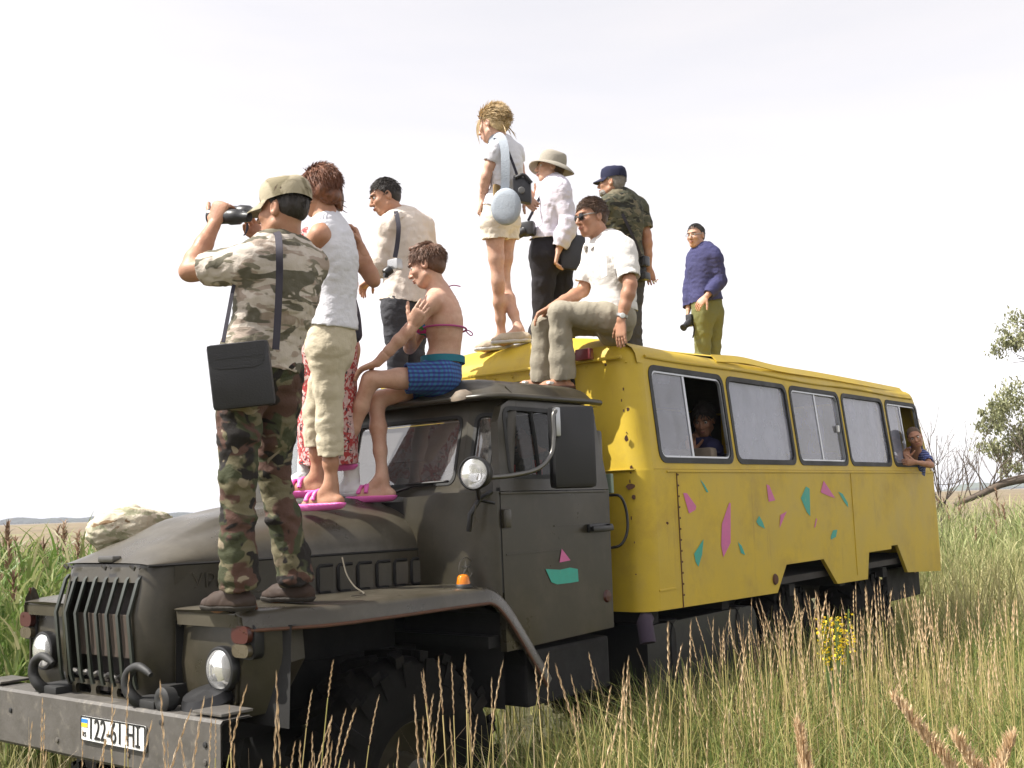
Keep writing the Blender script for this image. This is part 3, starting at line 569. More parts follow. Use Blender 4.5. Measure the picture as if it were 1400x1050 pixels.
# ---- fenders -------------------------------------------------------------
FZ = 1.45
def fender(f, s):
    fe = empty('fender', parent=T)
    path = [(.19, FZ-.02), (.24, FZ), (.9, FZ), (1.45, FZ), (1.62, FZ-.012), (1.75, FZ-.10), (1.90, FZ-.27), (2.10, FZ-.52)]
    P = crom(path, 5); rows = []
    for i, (x, z) in enumerate(P):
        yo = -1.075+.225*max(0, 1-(x-.19)/.34)**1.4; yi = -.36 if x < 1.5 else -.6
        if x < .35: yi = -.38+.0
        t = nrm(V(*(np.array(P[min(i+1, len(P)-1)])-np.array(P[max(i-1, 0)])))); nx, nz = -t[1], t[0]
        def q(y, d): return (x-nx*d*-1*1.0 if False else x+nx*(-d), f(y), z-nz*d)
        rows.append([q(yi, -.0), q(yi*.5+yo*.5, -.006), q(yo+.06, 0), q(yo+.02, .006), q(yo, .026), q(yo-.004, .085), q(yo+.012, .092), q(yo+.03, .05), q(yo+.03, .02)])
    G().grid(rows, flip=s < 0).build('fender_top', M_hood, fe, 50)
    rows2 = [[r_[4], r_[5], r_[6]] for r_ in rows]
    G().tube([V(r_[5])*1+V(0, -s*.003, 0) for r_ in rows], .008, 6).build('rusty_fender_lip', M_rust, fe)
    # front lip
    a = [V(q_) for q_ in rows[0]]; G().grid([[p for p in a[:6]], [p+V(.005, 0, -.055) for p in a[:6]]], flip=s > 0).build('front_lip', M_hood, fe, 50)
    # headlight panel under the front
    hp = [V(.25, f(-.36), FZ-.03), V(.245, f(-.86), FZ-.03), V(.36, f(-.95), FZ-.05), V(.25, f(-.36), .98), V(.24, f(-.76), .98), V(.32, f(-.84), 1.0)]
    mid = [(hp[i]+hp[i+3])/2+V(-.02, 0, 0) for i in range(3)]; mid[2] = V(.36, f(-.97), 1.22)
    G().grid([[hp[0], hp[1], hp[2], hp[2]+V(.12, -s*-.05, -.0)], [mid[0], mid[1], mid[2], mid[2]+V(.12, s*.05, 0)], [hp[3], hp[4], hp[5], hp[5]+V(.12, s*.05, 0)]], flip=s < 0).build('headlight_panel', M_green, fe, 35)
    G().plate([(x, z) for x, z in rrect(-.25, -.23, .20, .15, .07)] , [rrect(-.24, -.22, .19, .14, .065)], (.216, f(-.58), 1.24), (0, -1, 0), (0, 0, 1), .01).build('pressed_outline', M_green, fe)
    # inner wheel well
    G().grid([[(x, f(-.36), z) for z in (.8, FZ-.06)] for x in (.2, 1.6)]).build('inner_well', M_under, fe)
    G().grid([[(x, f(y), z) for y in (-1.0, -.3)] for x, z in ((.32, .95), (.34, FZ-.07), (1.5, FZ-.07), (1.74, FZ-.16), (2.05, .85))]).build('wheel_well', M_under, fe)
    G().grid([[(1.74, f(y), z) for y in (-1.02, -.3)] for z in (.8, FZ-.15)]).build('well_back', M_under, fe)
    # headlight: bowl, reflector, bezel, lens
    h = empty('headlight', parent=T); c = V(.215, -.70 if s > 0 else .80, 1.195); ax = V(-1, 0, 0); K_ = .84; LL = lambda pr: [(a_*K_, b_*K_) for a_, b_ in pr]
    G().lathe(LL([(.06, -.11), (.10, -.06), (.118, 0), (.12, .02), (.116, .035), (.105, .04), (.10, .038)]), c, ax, 32).build('bezel', M_blackp, h, 50)
    G().lathe(LL([(.1, .036), (.085, .0), (.05, -.045), (.018, -.06), (0, -.06)]), c, ax, 32).build('reflector', M_chrome, h, 60)
    G().lathe(LL([(.1, .038), (.09, .05), (.06, .062), (.03, .068), (0, .07)]), c, ax, 32).build('lens', M_lens, h, 60)
    G().lathe([(.016, -.05), (.018, -.02), (0, -.01)], c, ax, 12).build('bulb', M_white, h, 60)
    i = empty('turn_signal', parent=T); c = V(.225, f(-.835), 1.31)
    G().plate(rrect(-.065, -.0, .05, .075, .03), [], c+V(-.028, 0, 0), (0, -1, 0), (0, 0, 1), .03).build('red_lens', M_redr, i, 40)
    G().plate(rrect(-.065, -.06, .05, -.003, .03), [], c+V(-.026, 0, 0), (0, -1, 0), (0, 0, 1), .06).build('white_lens', mat('yellowed_lens', (.085, .07, .045), .3), i, 40)
    G().plate(rrect(-.075, -.07, .06, .085, .03), [], c, (0, -1, 0), (0, 0, 1), .05).build('housing', M_blackp, i, 40)
both(fender)
c = V(1.46, -1.0, FZ); a = empty('side_indicator', parent=T)
G().lathe([(.036, 0), (.035, .01), (.029, .04), (.02, .05), (0, .053)], c+V(0, 0, .015), (0, 0, 1), 20).build('lens', M_amber, a, 60); G().lathe([(.042, 0), (.042, .015), (.034, .02)], c, (0, 0, 1), 20).build('base', M_black, a, 60)
# star plate on the cowl
c = AY(637, 777, -.93); c = c+V(0, 0, 0); n = 5; P = [c+V(0, 0, 0)+V(math.sin(k*math.pi/5)*(.042 if k % 2 == 0 else .017), 0, math.cos(k*math.pi/5)*(.042 if k % 2 == 0 else .017)) for k in range(10)]
st = empty('star_badge', parent=T); M_badge = mat('worn_badge_metal', (.16, .15, .13), .4, metal=.6, var=.3)
G().add(P+[c+V(0, -.006, 0)], [(i, (i+1) % 10, 10) for i in range(10)]).build('star', M_badge, st); G().tube([c+.055*V(math.cos(t), 0, math.sin(t)) for t in np.linspace(0, 2*math.pi, 29)], .003, 5).build('ring', M_badge, st)
# rope end on the fender
G().tube(crom([AY(468, 762, -.62), AY(474, 785, -.68), AY(485, 802, -.75), AY(498, 812, -.85), AY(480, 815, -.9)], 6), .004, 6).build('frayed_rope', M_rope, T)
# ---- mirror and spot lamp -------------------------------------------------
mi = empty('door_mirror', parent=T); a = V(1.64, -1.07, 1.975); R_ = np.stack([nrm(V(.85, -.5, 0)), nrm(V(.5, .85, 0)), V(0, 0, 1)], 1)
mc = AD(782, 611, 6.02); up = nrm(V(0, 0, 1))
G().box(mc, (.255, .10, .455), R_, bev=.03).build('housing', M_blackp, mi, 40)
tp = AD(768, 562, 5.95); G().tube(crom([AD(668, 653, 5.62), AD(700, 650, 5.68), AD(735, 641, 5.78), AD(753, 622, 5.85), AD(757, 598, 5.88), AD(756, 570, 5.9), AD(760, 561, 5.92)], 6), .0125, 8).build('arm', M_metal, mi, 60)
G().box(AD(761, 577, 5.93), (.03, .05, .16), R_, bev=.01).build('clamp', M_frame, mi, 40)
sp = empty('spot_lamp', parent=T); c = AD(650, 647, 5.52); ax = nrm(V(-1, -.25, .0))
G().lathe([(0, -.10), (.04, -.095), (.075, -.05), (.085, .0), (.088, .02), (.08, .028), (.074, .02)], c, ax, 28).build('shell', M_blackp, sp, 60)
G().lathe([(.076, .018), (.06, -.015), (.03, -.035), (0, -.04)], c, ax, 28).build('reflector', M_chrome, sp, 60); G().lathe([(.077, .02), (.05, .032), (0, .038)], c, ax, 28).build('lens', M_lens, sp, 60)
G().tube([AD(672, 672, 5.66), AD(655, 683, 5.62), AD(643, 703, 5.6), AD(641, 726, 5.62)], .014, 6).tube([AD(655, 684, 5.62), AD(676, 688, 5.66)], .009, 6).tube([AD(652, 660, 5.55), AD(655, 683, 5.62)], .012, 6).build('bracket', M_blackp, sp, 60)
G().tube([AD(650, 690, 5.6), AD(649, 706, 5.6), AD(655, 715, 5.61), AD(650, 706, 5.6), AD(646, 722, 5.61)], .004, 5).build('wire', M_rope, sp)
# grab handle behind the door
G().tube(crom([V(2.82, -1.0, 1.9), V(2.83, -1.08, 1.89), V(2.86, -1.1, 1.8), V(2.86, -1.1, 1.68), V(2.83, -1.07, 1.6), V(2.8, -1.0, 1.58)], 5), .009, 7).build('grab_handle', M_blackp, T, 60)
G().box((2.80, -1.03, 1.97), (.03, .04, .12), bev=.008).build('handle_bracket', mat('pale_bracket', (.2, .26, .2), .6), T)
# ---- bumper ----------------------------------------------------------------
BT = 1.032; bu = empty('bumper', parent=T); YB0, YB1 = Y0-1.04, Y0+1.12
prof = [(.15, BT), (.012, BT), (.0, BT-.012), (.0, BT-.255), (.012, BT-.27), (.15, BT-.27)]
G().grid([[(x, y, z) for x, z in prof] for y in np.linspace(YB0, YB1, 12)]).grid([[(x+.008 if x > .1 else x+.008, y, z-.008 if z > BT-.1 else z+.008) for x, z in prof] for y in (YB0, YB1)], flip=True).build('channel', M_grey, bu, 25)
def wing(f, s): G().box((.1, f(Y0-.92), BT+.016), (.16, .2, .012), bev=.003).build('end_plate', M_grey, bu)
both(wing)
for y, z in ((-.86, .93), (-.86, .86), (-.55, .99), (.75, .93), (.3, .83), (-.3, .83)): G().lathe([(0, .008), (.012, .006), (.014, 0)], (0, y, z), (-1, 0, 0), 10).build('bolt', M_black if z > .9 else M_grey, bu)
pl = empty('licence_plate', parent=T); PY, PZ = -.185, .91
G().plate(rrect(-.26, -.056, .26, .056, .01), [], (-.012, PY, PZ), (0, -1, 0), (0, 0, 1), .006).build('plate', M_plate, pl)
G().plate(rrect(-.26, -.056, .26, .056, .01), [rrect(-.254, -.05, .254, .05, .008)], (-.0135, PY, PZ), (0, -1, 0), (0, 0, 1), .004).build('border', M_ink, pl)
text_mesh('plate_number', '122-61', .118, (-.0145, PY+.052, PZ), (0, -1, 0), (0, 0, 1), M_ink, pl, .0015); text_mesh('plate_letters', 'НІ', .118, (-.0145, PY-.17, PZ), (0, -1, 0), (0, 0, 1), M_ink, pl, .0015)
for nm in pl.children:
    if nm.name.startswith('plate_n') or nm.name.startswith('plate_l'):
        k = .86 if nm.name.startswith('plate_n') else .8; c = np.mean([v.co[1] for v in nm.data.vertices])
        for v in nm.data.vertices: v.co.y = c+(v.co.y-c)*k; v.co.z = (v.co.z-PZ)*1.12+PZ
        nm.data.update()
text_mesh('region_code', '15', .03, (-.0145, PY+.225, PZ-.025), (0, -1, 0), (0, 0, 1), M_ink, pl, .0015)
G().box((-.0135, PY+.225, PZ+.035), (.002, .05, .018)).build('flag_blue_band', M_blue, pl); G().box((-.0135, PY+.225, PZ+.017), (.002, .05, .018)).build('flag_yellow_band', M_flagy, pl)
for yy in (Y0-.40, Y0+.42):
    hk = empty('tow_hook', parent=T)
    pts = crom([V(.10, yy, BT-.05), V(.09, yy, BT+.04), V(.05, yy+.01, BT+.10), V(.03, yy+.0, BT+.14), V(.01, yy-.03, BT+.165), V(-.03, yy-.08, BT+.155), V(-.05, yy-.12, BT+.13)], 5)
    pts = crom([V(.10, yy-.02, BT-.02), V(.02, yy+.0, BT+.03), V(.0, yy+.035, BT+.09), V(.0, yy+.02, BT+.15), V(.0, yy-.05, BT+.18), V(.0, yy-.12, BT+.165), V(.0, yy-.15, BT+.15)], 5)
    n = len(pts); G().tube(pts, [.029-.018*(i/n)**1.5 for i in range(n)], 10).build('hook', M_black, hk, 60)
    G().box((.09, yy-.04, BT+.015), (.14, .2, .04), bev=.01).build('base', M_black, hk, 40)
G().lathe([(.05, 0), (.055, .05), (.04, .06), (.02, .06), (0, .05)], (.07, Y0-.60, BT+.045), (-1, 0, 0), 18).build('tow_pin', M_black, T, 50)
G().lathe([(.11, -.02), (.12, .0), (.10, .04), (0, .05)], (.17, Y0-.72, BT+.03), (-.3, 0, 1), 18).build('black_cap', M_blackp, T, 50)

G().box((2.35, Y0-.86, .92), (.8, .45, .3), bev=.02).build('cab_step', M_under, T)
G().box((2.35, Y0+.86, .92), (.8, .45, .3), bev=.02).build('cab_step', M_under, T)
# rusted weld seam up the front corner of the bus
for k in range(22):
    z = 1.25+k*.073+rng.uniform(-.02, .02); x_, y_ = BX0+xin(z)+RC*.03, Y0-wz(z)+RC*.72
    if rng.random() < .45: G().box((x_-.001, y_+rng.uniform(-.012, .012), z), (.004, .004+.006*rng.random(), rng.uniform(.006, .022)), np.stack([nrm(V(1, .15, 0)), nrm(V(-.15, 1, 0)), V(0, 0, 1)], 1)).build('rust_seam', M_rust, T)
# ================================================================== PEOPLE: smooth-union distance fields meshed with OpenVDB
class Sdf:
    def __init__(s, h): s.h = h; s.ops = []
    def _op(s, fn, lo, hi, k, mode): s.ops.append((fn, np.asarray(lo)-k-2*s.h, np.asarray(hi)+k+2*s.h, k, mode)); return s
    def cap(s, a, b, ra, rb=None, k=.015, flat=(0, 0), mode=1):
        a, b = np.asarray(a, float), np.asarray(b, float); rb = ra if rb is None else rb; ab = b-a; L2 = max(1e-9, ab@ab); w = ab/math.sqrt(L2)
        def fn(p):
            q = p-a; t = np.clip(q@ab/L2, 0, 1); d = np.sqrt(((q-t[..., None]*ab)**2).sum(-1))-(ra+(rb-ra)*t)
            if flat[0]: d = np.maximum(d, -(q@w))
            if flat[1]: d = np.maximum(d, (p-b)@w)
            return d
        r = max(ra, rb); return s._op(fn, np.minimum(a, b)-r, np.maximum(a, b)+r, k, mode)
    def chain(s, pts, rs, k=.015, flat=(0, 0)):
        for i in range(len(pts)-1): s.cap(pts[i], pts[i+1], rs[i], rs[i+1], k, (flat[0] if i == 0 else 0, flat[1] if i == len(pts)-2 else 0))
        return s
    def ell(s, c, r, R=None, k=.012, mode=1):
        c, r = np.asarray(c, float), np.asarray(r, float); R = np.eye(3) if R is None else R
        def fn(p):
            q = (p-c)@R; k0 = np.sqrt(((q/r)**2).sum(-1)); k1 = np.sqrt(((q/r**2)**2).sum(-1)); return k0*(k0-1)/np.maximum(k1, 1e-6)
        m = r.max(); return s._op(fn, c-m, c+m, k, mode)
    def loft(s, secs, k=.015, flat=(0, 0), mode=1, sub=4):
        """secs: (centre, side vec, depth vec, rx, ry)"""
        A = crom([np.concatenate(q[:3]+[[q[3], q[4]]]) if isinstance(q, list) else np.concatenate([q[0], q[1], q[2], [q[3], q[4]]]) for q in secs], sub)
        w0, w1 = nrm(A[1][:3]-A[0][:3]), nrm(A[-1][:3]-A[-2][:3]); c0, c1 = A[0][:3], A[-1][:3]
        def fn(p):
            out = None
            for S0, S1 in zip(A[:-1], A[1:]):
                a, b = S0[:3], S1[:3]; ab = b-a; L2 = max(1e-9, ab@ab); w = ab/math.sqrt(L2); q = p-a; t = np.clip(q@ab/L2, 0, 1); e = q-t[..., None]*ab
                u, v = nrm(S0[3:6]+S1[3:6]), nrm(S0[6:9]+S1[6:9]); rx = S0[9]+(S1[9]-S0[9])*t; ry = S0[10]+(S1[10]-S0[10])*t; mn = np.minimum(rx, ry)
                k0 = np.sqrt((e@u/rx)**2+(e@v/ry)**2+(e@w/mn)**2); d = (k0-1)*mn; out = d if out is None else np.minimum(out, d)
            if flat[0]: out = np.maximum(out, -((p-c0)@w0))
            if flat[1]: out = np.maximum(out, (p-c1)@w1)
            return out
        r = max(max(q[9], q[10]) for q in A); P = np.array([q[:3] for q in A]); return s._op(fn, P.min(0)-r, P.max(0)+r, k, mode)
    def half(s, c, n, lo, hi):
        """cut away everything on the +n side of the plane, inside the box"""
        c, n = np.asarray(c, float), nrm(n); return s._op(lambda p: -((p-c)@n), lo, hi, 0, -1)
    def polys(s):
        h = s.h; U = [o for o in s.ops if o[4] == 1]; lo = np.min([o[1] for o in U], 0); hi = np.max([o[2] for o in U], 0); n = np.ceil((hi-lo)/h).astype(int)+2
        F = np.full(n, .5, np.float32)
        for fn, a, b, k, mode in s.ops:
            i0 = np.clip(np.floor((a-lo)/h).astype(int), 0, n); i1 = np.clip(np.ceil((b-lo)/h).astype(int)+1, 0, n)
            if (i1 <= i0).any(): continue
            ax = [(lo[j]+np.arange(i0[j], i1[j])*h).astype(np.float32) for j in range(3)]; p = np.stack(np.meshgrid(*ax, indexing='ij'), -1)
            d = fn(p).astype(np.float32); sl = tuple(slice(i0[j], i1[j]) for j in range(3)); f = F[sl]
            if mode == 1:
                F[sl] = np.minimum(f, d) if k <= 0 else np.minimum(f, d)-np.maximum(k-np.abs(f-d), 0)**2/k*.25
            else:
                d = -d; F[sl] = np.maximum(f, d) if k <= 0 else np.maximum(f, d)+np.maximum(k-np.abs(f-d), 0)**2/k*.25
        g = vdb.FloatGrid(.5); g.copyFromArray(F); g.transform = vdb.createLinearTransform(voxelSize=h)
        v, q = g.convertToQuads(0.0); return np.asarray(v, float)+lo, np.asarray(q)[:, ::-1]
LAT = rng.random((32, 32, 32)).astype(np.float32)
def vnoise(p):
    i = np.floor(p).astype(int); f = p-i; f = f*f*(3-2*f); out = 0
    for dx in (0, 1):
        for dy in (0, 1):
            for dz in (0, 1):
                w = (f[:, 0] if dx else 1-f[:, 0])*(f[:, 1] if dy else 1-f[:, 1])*(f[:, 2] if dz else 1-f[:, 2]); out = out+w*LAT[(i[:, 0]+dx) & 31, (i[:, 1]+dy) & 31, (i[:, 2]+dz) & 31]
    return out*2-1
def skinmesh(name, parts, mt, parent=None, wr=None):
    """parts: list of Sdf joined into one mesh. wr: (amplitude, (fx,fy,fz)) folds"""
    Vs, Fs, n = [], [], 0
    for p in parts:
        v, f = p.polys(); Vs.append(v); Fs.append(f+n); n += len(v)
    v = np.concatenate(Vs); f = np.concatenate(Fs)
    me = bpy.data.meshes.new(name); me.vertices.add(len(v)); me.loops.add(len(f)*4); me.polygons.add(len(f))
    me.polygons.foreach_set('loop_start', np.arange(len(f))*4); me.loops.foreach_set('vertex_index', f.ravel().astype(np.int32)); me.vertices.foreach_set('co', v.ravel()); me.update(calc_edges=True); me.validate()
    if wr:
        nn = np.empty(len(v)*3); me.vertices.foreach_get('normal', nn); nn = nn.reshape(-1, 3)
        for amp, fr in (wr if isinstance(wr, list) else [wr]):
            q = v*np.array(fr); q = q+.6*np.stack([vnoise(q*.7+3), vnoise(q*.7+9), vnoise(q*.7+17)], 1); w = vnoise(q); w = (1-2*np.abs(w))*.6+.4*vnoise(q*2.1+5); v = v+nn*((amp*.62 if amp > .0055 else amp*1.25)*w)[:, None]
        me.vertices.foreach_set('co', v.ravel())
    me.shade_smooth(); me.update(); return link(name, me, mt, parent)
# ---- anatomy -----------------------------------------------------------
UPZ = V(0, 0, 1)
def hor(a, c): q = CR*a+CF*c; q[2] = 0; return nrm(q)
class Body:
    def __init__(b, d, J, fw, face, female=0, g=1., s=1.):
        b.J = {k: AD(v[0], v[1], d+v[2]) for k, v in J.items()}; b.d = d; b.f = hor(*fw); b.rt = np.cross(b.f, UPZ); b.fem = female; b.g = g; b.s = s
        fd = nrm(CR*face[0]+V(CF[0], CF[1], 0)*face[2]+UPZ*face[1]); up = UPZ+(CR*face[3] if len(face) > 3 else 0); r = nrm(np.cross(fd, up)); b.H = np.stack([r, fd, np.cross(r, fd)], 1); b.hs = s
        m = {'l': 1, 'r': -1}
    def hp(b, x, y, z): return b.J['hd']+b.H@(V(x, y, z)*b.hs)
    def torso(b, i=0., lo=0, hi=5, kx=1., ky=1.):
        J, g, F = b.J, b.g*b.s, b.fem
        us = nrm(J['sr']-J['sl']); uh = nrm(J['hr']-J['hl']); um = nrm(us+uh)
        ax = nrm(J['nb']-J['pe'])
        def fr(u): return (nrm(u-ax*(u@ax)), nrm(np.cross(ax, u)))
        R = ((.15, .105), (.162 if F else .17, .112 if F else .12), (.125 if F else .15, .098 if F else .11), (.155 if F else .172, .118 if F else .125), (.145 if F else .165, .09 if F else .1), (.07, .07))
        C = (J['pe']-ax*.085*b.s, J['pe'], J['wa'], J['ch'], J['nb']*.68+J['ch']*.32-ax*.0, J['nb']+ax*.0)
        U = (uh, uh, um, us, us, us)
        return [(C[k], *fr(U[k]), R[k][0]*g*kx+i, R[k][1]*g*ky+i) for k in range(lo, hi+1)]
    def limb(b, kind, sd, i=0., t0=0., t1=2.):
        J, g = b.J, b.g*b.s; F = b.fem
        P = [J[q+sd] for q in (('s', 'e', 'w') if kind == 'arm' else ('h', 'k', 'a'))]
        if kind == 'arm': rr = [(0, .055), (.15, .056), (.55, .047), (.9, .04), (1, .039), (1.25, .043), (1.6, .035), (2, .026)]; q = .88 if F else 1.
        else: rr = [(0, .085), (.2, .088), (.6, .07), (.93, .056), (1, .055), (1.1, .051), (1.35, .057), (1.65, .045), (1.9, .036), (2, .036)]; q = .88 if F else 1.
        def at(t): return P[0]+(P[1]-P[0])*t if t <= 1 else P[1]+(P[2]-P[1])*(t-1)
        ts = sorted({t0, t1, *[t for t, _ in rr if t0 < t < t1]}); rx = [float(np.interp(t, [a for a, _ in rr], [c for _, c in rr])) for t in ts]
        return [at(t) for t in ts], [r*g*q+i for r in rx]
    def foot(b, S, sd, i=0., k=.02):
        J, s = b.J, b.s; a, t = J['a'+sd], J['t'+sd]; d = nrm(t-a-UPZ*((t-a)@UPZ)); sole = J.get('z'+sd, None); z0 = t[2]
        heel = V(a[0], a[1], z0+.028*s)-d*.045*s; ball = V(a[0], a[1], z0+.022*s)+d*.12*s; toe = V(a[0], a[1], z0+.016*s)+d*.175*s; w = np.cross(UPZ, d)
        S.cap(heel, ball, .032*s+i, .036*s+i, k); S.cap(ball, toe, .038*s+i, .022*s+i, k); S.cap(a, heel+d*.03, .036*s+i, .034*s+i, k); S.cap(a+d*.01, ball, .036*s+i, .024*s+i, k)
        return heel, ball, toe, d, w
    def hand(b, sd, dirv, pn, thumb, curl=.5, spread=0., h=.0042, scale=1.):
        """one hand on its own fine grid, starting inside the wrist"""
        S = Sdf(h); s = scale*b.s; w = b.J['w'+sd]; e = b.J['e'+sd]; d = nrm(dirv); pn = nrm(pn-d*(pn@d)); t = np.cross(pn, d); t = t if t@thumb > 0 else -t
        S.cap(w+(e-w)*.25, w, .033*s*b.g, .025*s, .01)
        S.loft([(w, t, pn, .026*s, .02*s), (w+d*.04*s, t, pn, .038*s, .018*s), (w+d*.085*s, t, pn, .042*s, .015*s), (w+d*.1*s, t, pn, .038*s, .012*s)], .012)
        for off, L in ((.031, .072), (.011, .08), (-.01, .075), (-.029, .058)):
            p = w+d*.09*s+t*off*s; a = spread*off*8; dr = nrm(d+t*a); r = .0092*s
            for q, f in ((.42, .9), (.32, 1.2), (.26, .9)):
                c, n = math.cos(curl*f), math.sin(curl*f); dr, = (nrm(dr*c+pn*n),); pn2 = pn; p2 = p+dr*L*q*s*1.05; S.cap(p, p2, r, r*.9, .004); p = p2; r *= .9
        p = w+d*.03*s+t*.028*s; dr = nrm(t*.75+d*.7+pn*.35); r = .0125*s
        for q, bend in ((.04, .0), (.032, .35), (.026, .3)):
            dr = nrm(dr+(d*.5+pn*.3)*bend); p2 = p+dr*q*s; S.cap(p, p2, r, r*.88, .008); p = p2; r *= .88
        return S
    def head(b, h=.0048, ears=1, chin=1., nose=1.):
        S = Sdf(h); s = b.hs; P = b.hp; R = b.H; J = b.J
        S.ell(P(0, -.018, .035), V(.074, .096, .088)*s, R, .02); S.ell(P(0, .028, -.03), V(.062, .066, .085)*s, R, .03); S.ell(P(0, .048, -.088), V(.036, .036, .028)*s*chin, R, .025)
        S.cap(P(-.05, .0, -.06), P(-.02, .055, -.095), .022*s, .016*s, .02); S.cap(P(.05, .0, -.06), P(.02, .055, -.095), .022*s, .016*s, .02)
        S.ell(P(0, .078, .033), V(.05, .02, .013)*s, R, .015)
        for q in (-1, 1):
            S.ell(P(q*.04, .062, -.022), V(.022, .024, .02)*s, R, .018); S.ell(P(q*.033, .104, .006), V(.019, .02, .012)*s, R, .01, -1)
            if ears: S.ell(P(q*.077, -.012, -.004), V(.011, .021, .033)*s, R, .006); S.ell(P(q*.084, -.006, .002), V(.006, .011, .018)*s, R, .005, -1)
        S.cap(P(0, .088, .015), P(0, .112, -.028), .009*s, .0125*s*nose, .008); S.ell(P(-.011, .1, -.032), V(.009, .011, .008)*s, R, .006); S.ell(P(.011, .1, -.032), V(.009, .011, .008)*s, R, .006)
        S.ell(P(0, .088, -.058), V(.024, .014, .007)*s, R, .006); S.ell(P(0, .086, -.069), V(.021, .014, .008)*s, R, .006); S.cap(P(-.022, .1, -.0635), P(.022, .1, -.0635), .0028*s, .0028*s, .003, mode=-1)
        nr = (.05 if b.fem else .06)*s*(.5+.5*b.g); S.cap(P(0, -.022, -.03), J['nb']-UPZ*.05, nr*.95, nr*1.12, .025)
        return S
    def body(b, name, mt, hands, h=.009, feet=True, origin=None, ears=1, chin=1., extra=None):
        J = b.J; S = Sdf(h); g = b.g*b.s
        S.loft(b.torso(), .03)
        for q in 'lr':
            S.cap(J['s'+q], J['nb']-UPZ*.03, .058*g*(.88 if b.fem else 1), .055*g, .04); S.chain(*b.limb('arm', q), .02); S.chain(*b.limb('leg', q), .025)
            S.cap(J['h'+q], J['pe'], .1*g, .11*g, .03)
            if feet: b.foot(S, q)
        S.cap(b.hp(0, -.022, -.04), J['nb']-UPZ*.04, .05*b.s, .062*b.s, .035)
        if extra: extra(S)
        o = skinmesh(name, [S, b.head(ears=ears, chin=chin)]+hands, mt); 
        base = origin if origin is not None else V(J['pe'][0], J['pe'][1], min(J['tl'][2], J['tr'][2])); rebase(o, base); b.o = o; return o
    def face(b, brow, iris=(.06, .035, .02), eyes=True):
        R, P = b.H, b.hp
        for q in (-1, 1):
            if eyes:
                e = G().lathe([(0, -.011), (.008, -.008), (.0115, 0), (.0095, .0065), (.006, .0098)], P(q*.032, .077, .007), R[:, 1], 12); ob = e.build('eye', M_eye, b.o, 179)
                G().lathe([(.0062, .0096), (.003, .0114), (0, .0118)], P(q*.032, .077, .007), R[:, 1], 10).build('iris', mat_once('iris_brown', iris), ob, 179)
            G().tube([P(q*.014, .097, .024), P(q*.03, .098, .03), P(q*.05, .085, .026)], [.003*b.hs, .0045*b.hs, .002*b.hs], 6).build('eyebrow', brow, b.o, 179)
        lip = G().tube([P(-.02, .094, -.0625), P(-.008, .1015, -.060), P(.008, .1015, -.060), P(.02, .094, -.0625)], [.002, .005, .005, .002], 6).tube([P(-.018, .094, -.067), P(0, .1005, -.0695), P(.018, .094, -.067)], [.002, .0062, .002], 6)
        lip.build('lips', M_lip, b.o, 179)
    def hair(b, mt, h=.0055, vol=1., back=-.02, side=.0, fringe=.045, amp=.006, freq=(70, 70, 30), extra=None, name='hair', lock=()):
        vol *= .97
        """cap of hair over the skull; back = how far down the nape (local z), fringe = hairline height"""
        S = Sdf(h); P, R, s = b.hp, b.H, b.hs; J = b.J['hd']
        S.ell(P(0, -.022, .04), V(.083*vol, .104*vol, .094*vol)*s, R, .01); S.ell(P(0, -.045, .005+back*.4), V(.073*vol, .07*vol, .075*vol)*s, R, .03)
        for q in (-1, 1): S.cap(P(q*.07, .01, .04), P(q*.074, .012, .0+side), .014*s, .008*s, .015)
        lo, hi = J-.25, J+.25
        S._op(lambda p, c=P(0, .05, fringe), n=b.H@nrm(V(0, .75, -.65)): -((p-c)@n), lo, hi, .02, -1)
        S._op(lambda p, c=P(0, -.03, back-.045), n=b.H@nrm(V(0, .25, -1)): -((p-c)@n), lo, hi, .015, -1)
        for q in (-1, 1): S.ell(P(q*.085, .0, -.012), V(.02, .028, .034)*s, R, .008, -1)
        S.ell(P(0, .09, -.035), V(.085, .08, .085)*s, R, .015, -1)
        if extra: extra(S)
        o = skinmesh(name, [S], mt, b.o, [(amp*.4, (30, 30, 22))])
        if lock: b.locks(mt, o, vol, back, side, fringe, *lock)
        return o
    def locks(b, mt, par, vol, back, side, fringe, n=260, L=.045, lift=.006, mess=.3, comb=(0, -.3, -1), r=.0034, seed=1):
        n = int(n*3); r = .0021; lift *= .5; mess *= .6; rr = np.random.default_rng(seed); g = G(); cnt = 0; E = V(.083, .104, .094)*vol; c0 = V(0, -.022, .04)
        comb = V(*comb)
        while cnt < n:
            q = nrm(rr.normal(size=3)); p = c0+q*E
            if p[2] < back-.03: continue
            if p[1] > .0 and p[2] < fringe+.25*(p[1]-.05)+.01: continue
            if p[1] > -.03 and abs(p[0]) > .05 and p[2] < .02+side+.4*max(0, p[1]): continue
            cnt += 1; nn = nrm(q/E); t = comb+mess*rr.normal(size=3); 
            if q[2] > .75: t = t+V(0, comb[1]*2, 0)
            t = nrm(t-nn*(t@nn)); l = L*rr.uniform(.6, 1.2); p1 = p+t*l*.5+nn*lift*rr.uniform(.3, 1.3); t2 = nrm(t+mess*.6*rr.normal(size=3)); p2 = p1+t2*l*.5-nn*lift*rr.uniform(-.8, 1.)
            g.tube([b.hp(*(p-nn*.006)), b.hp(*p1), b.hp(*p2)], [r*rr.uniform(.7, 1.2), r, .0008], 5, caps=False)
        g.build('hair_locks', mt, par, 179)
    def tufts(b, mt, pts, r=.004, name='stray_hair'):
        g = G()
        for P in pts: g.tube(crom(P, 4), list(np.linspace(r, .0008, 4*(len(P)-1)+1)), 5)
        return g.build(name, mt, b.o, 179)
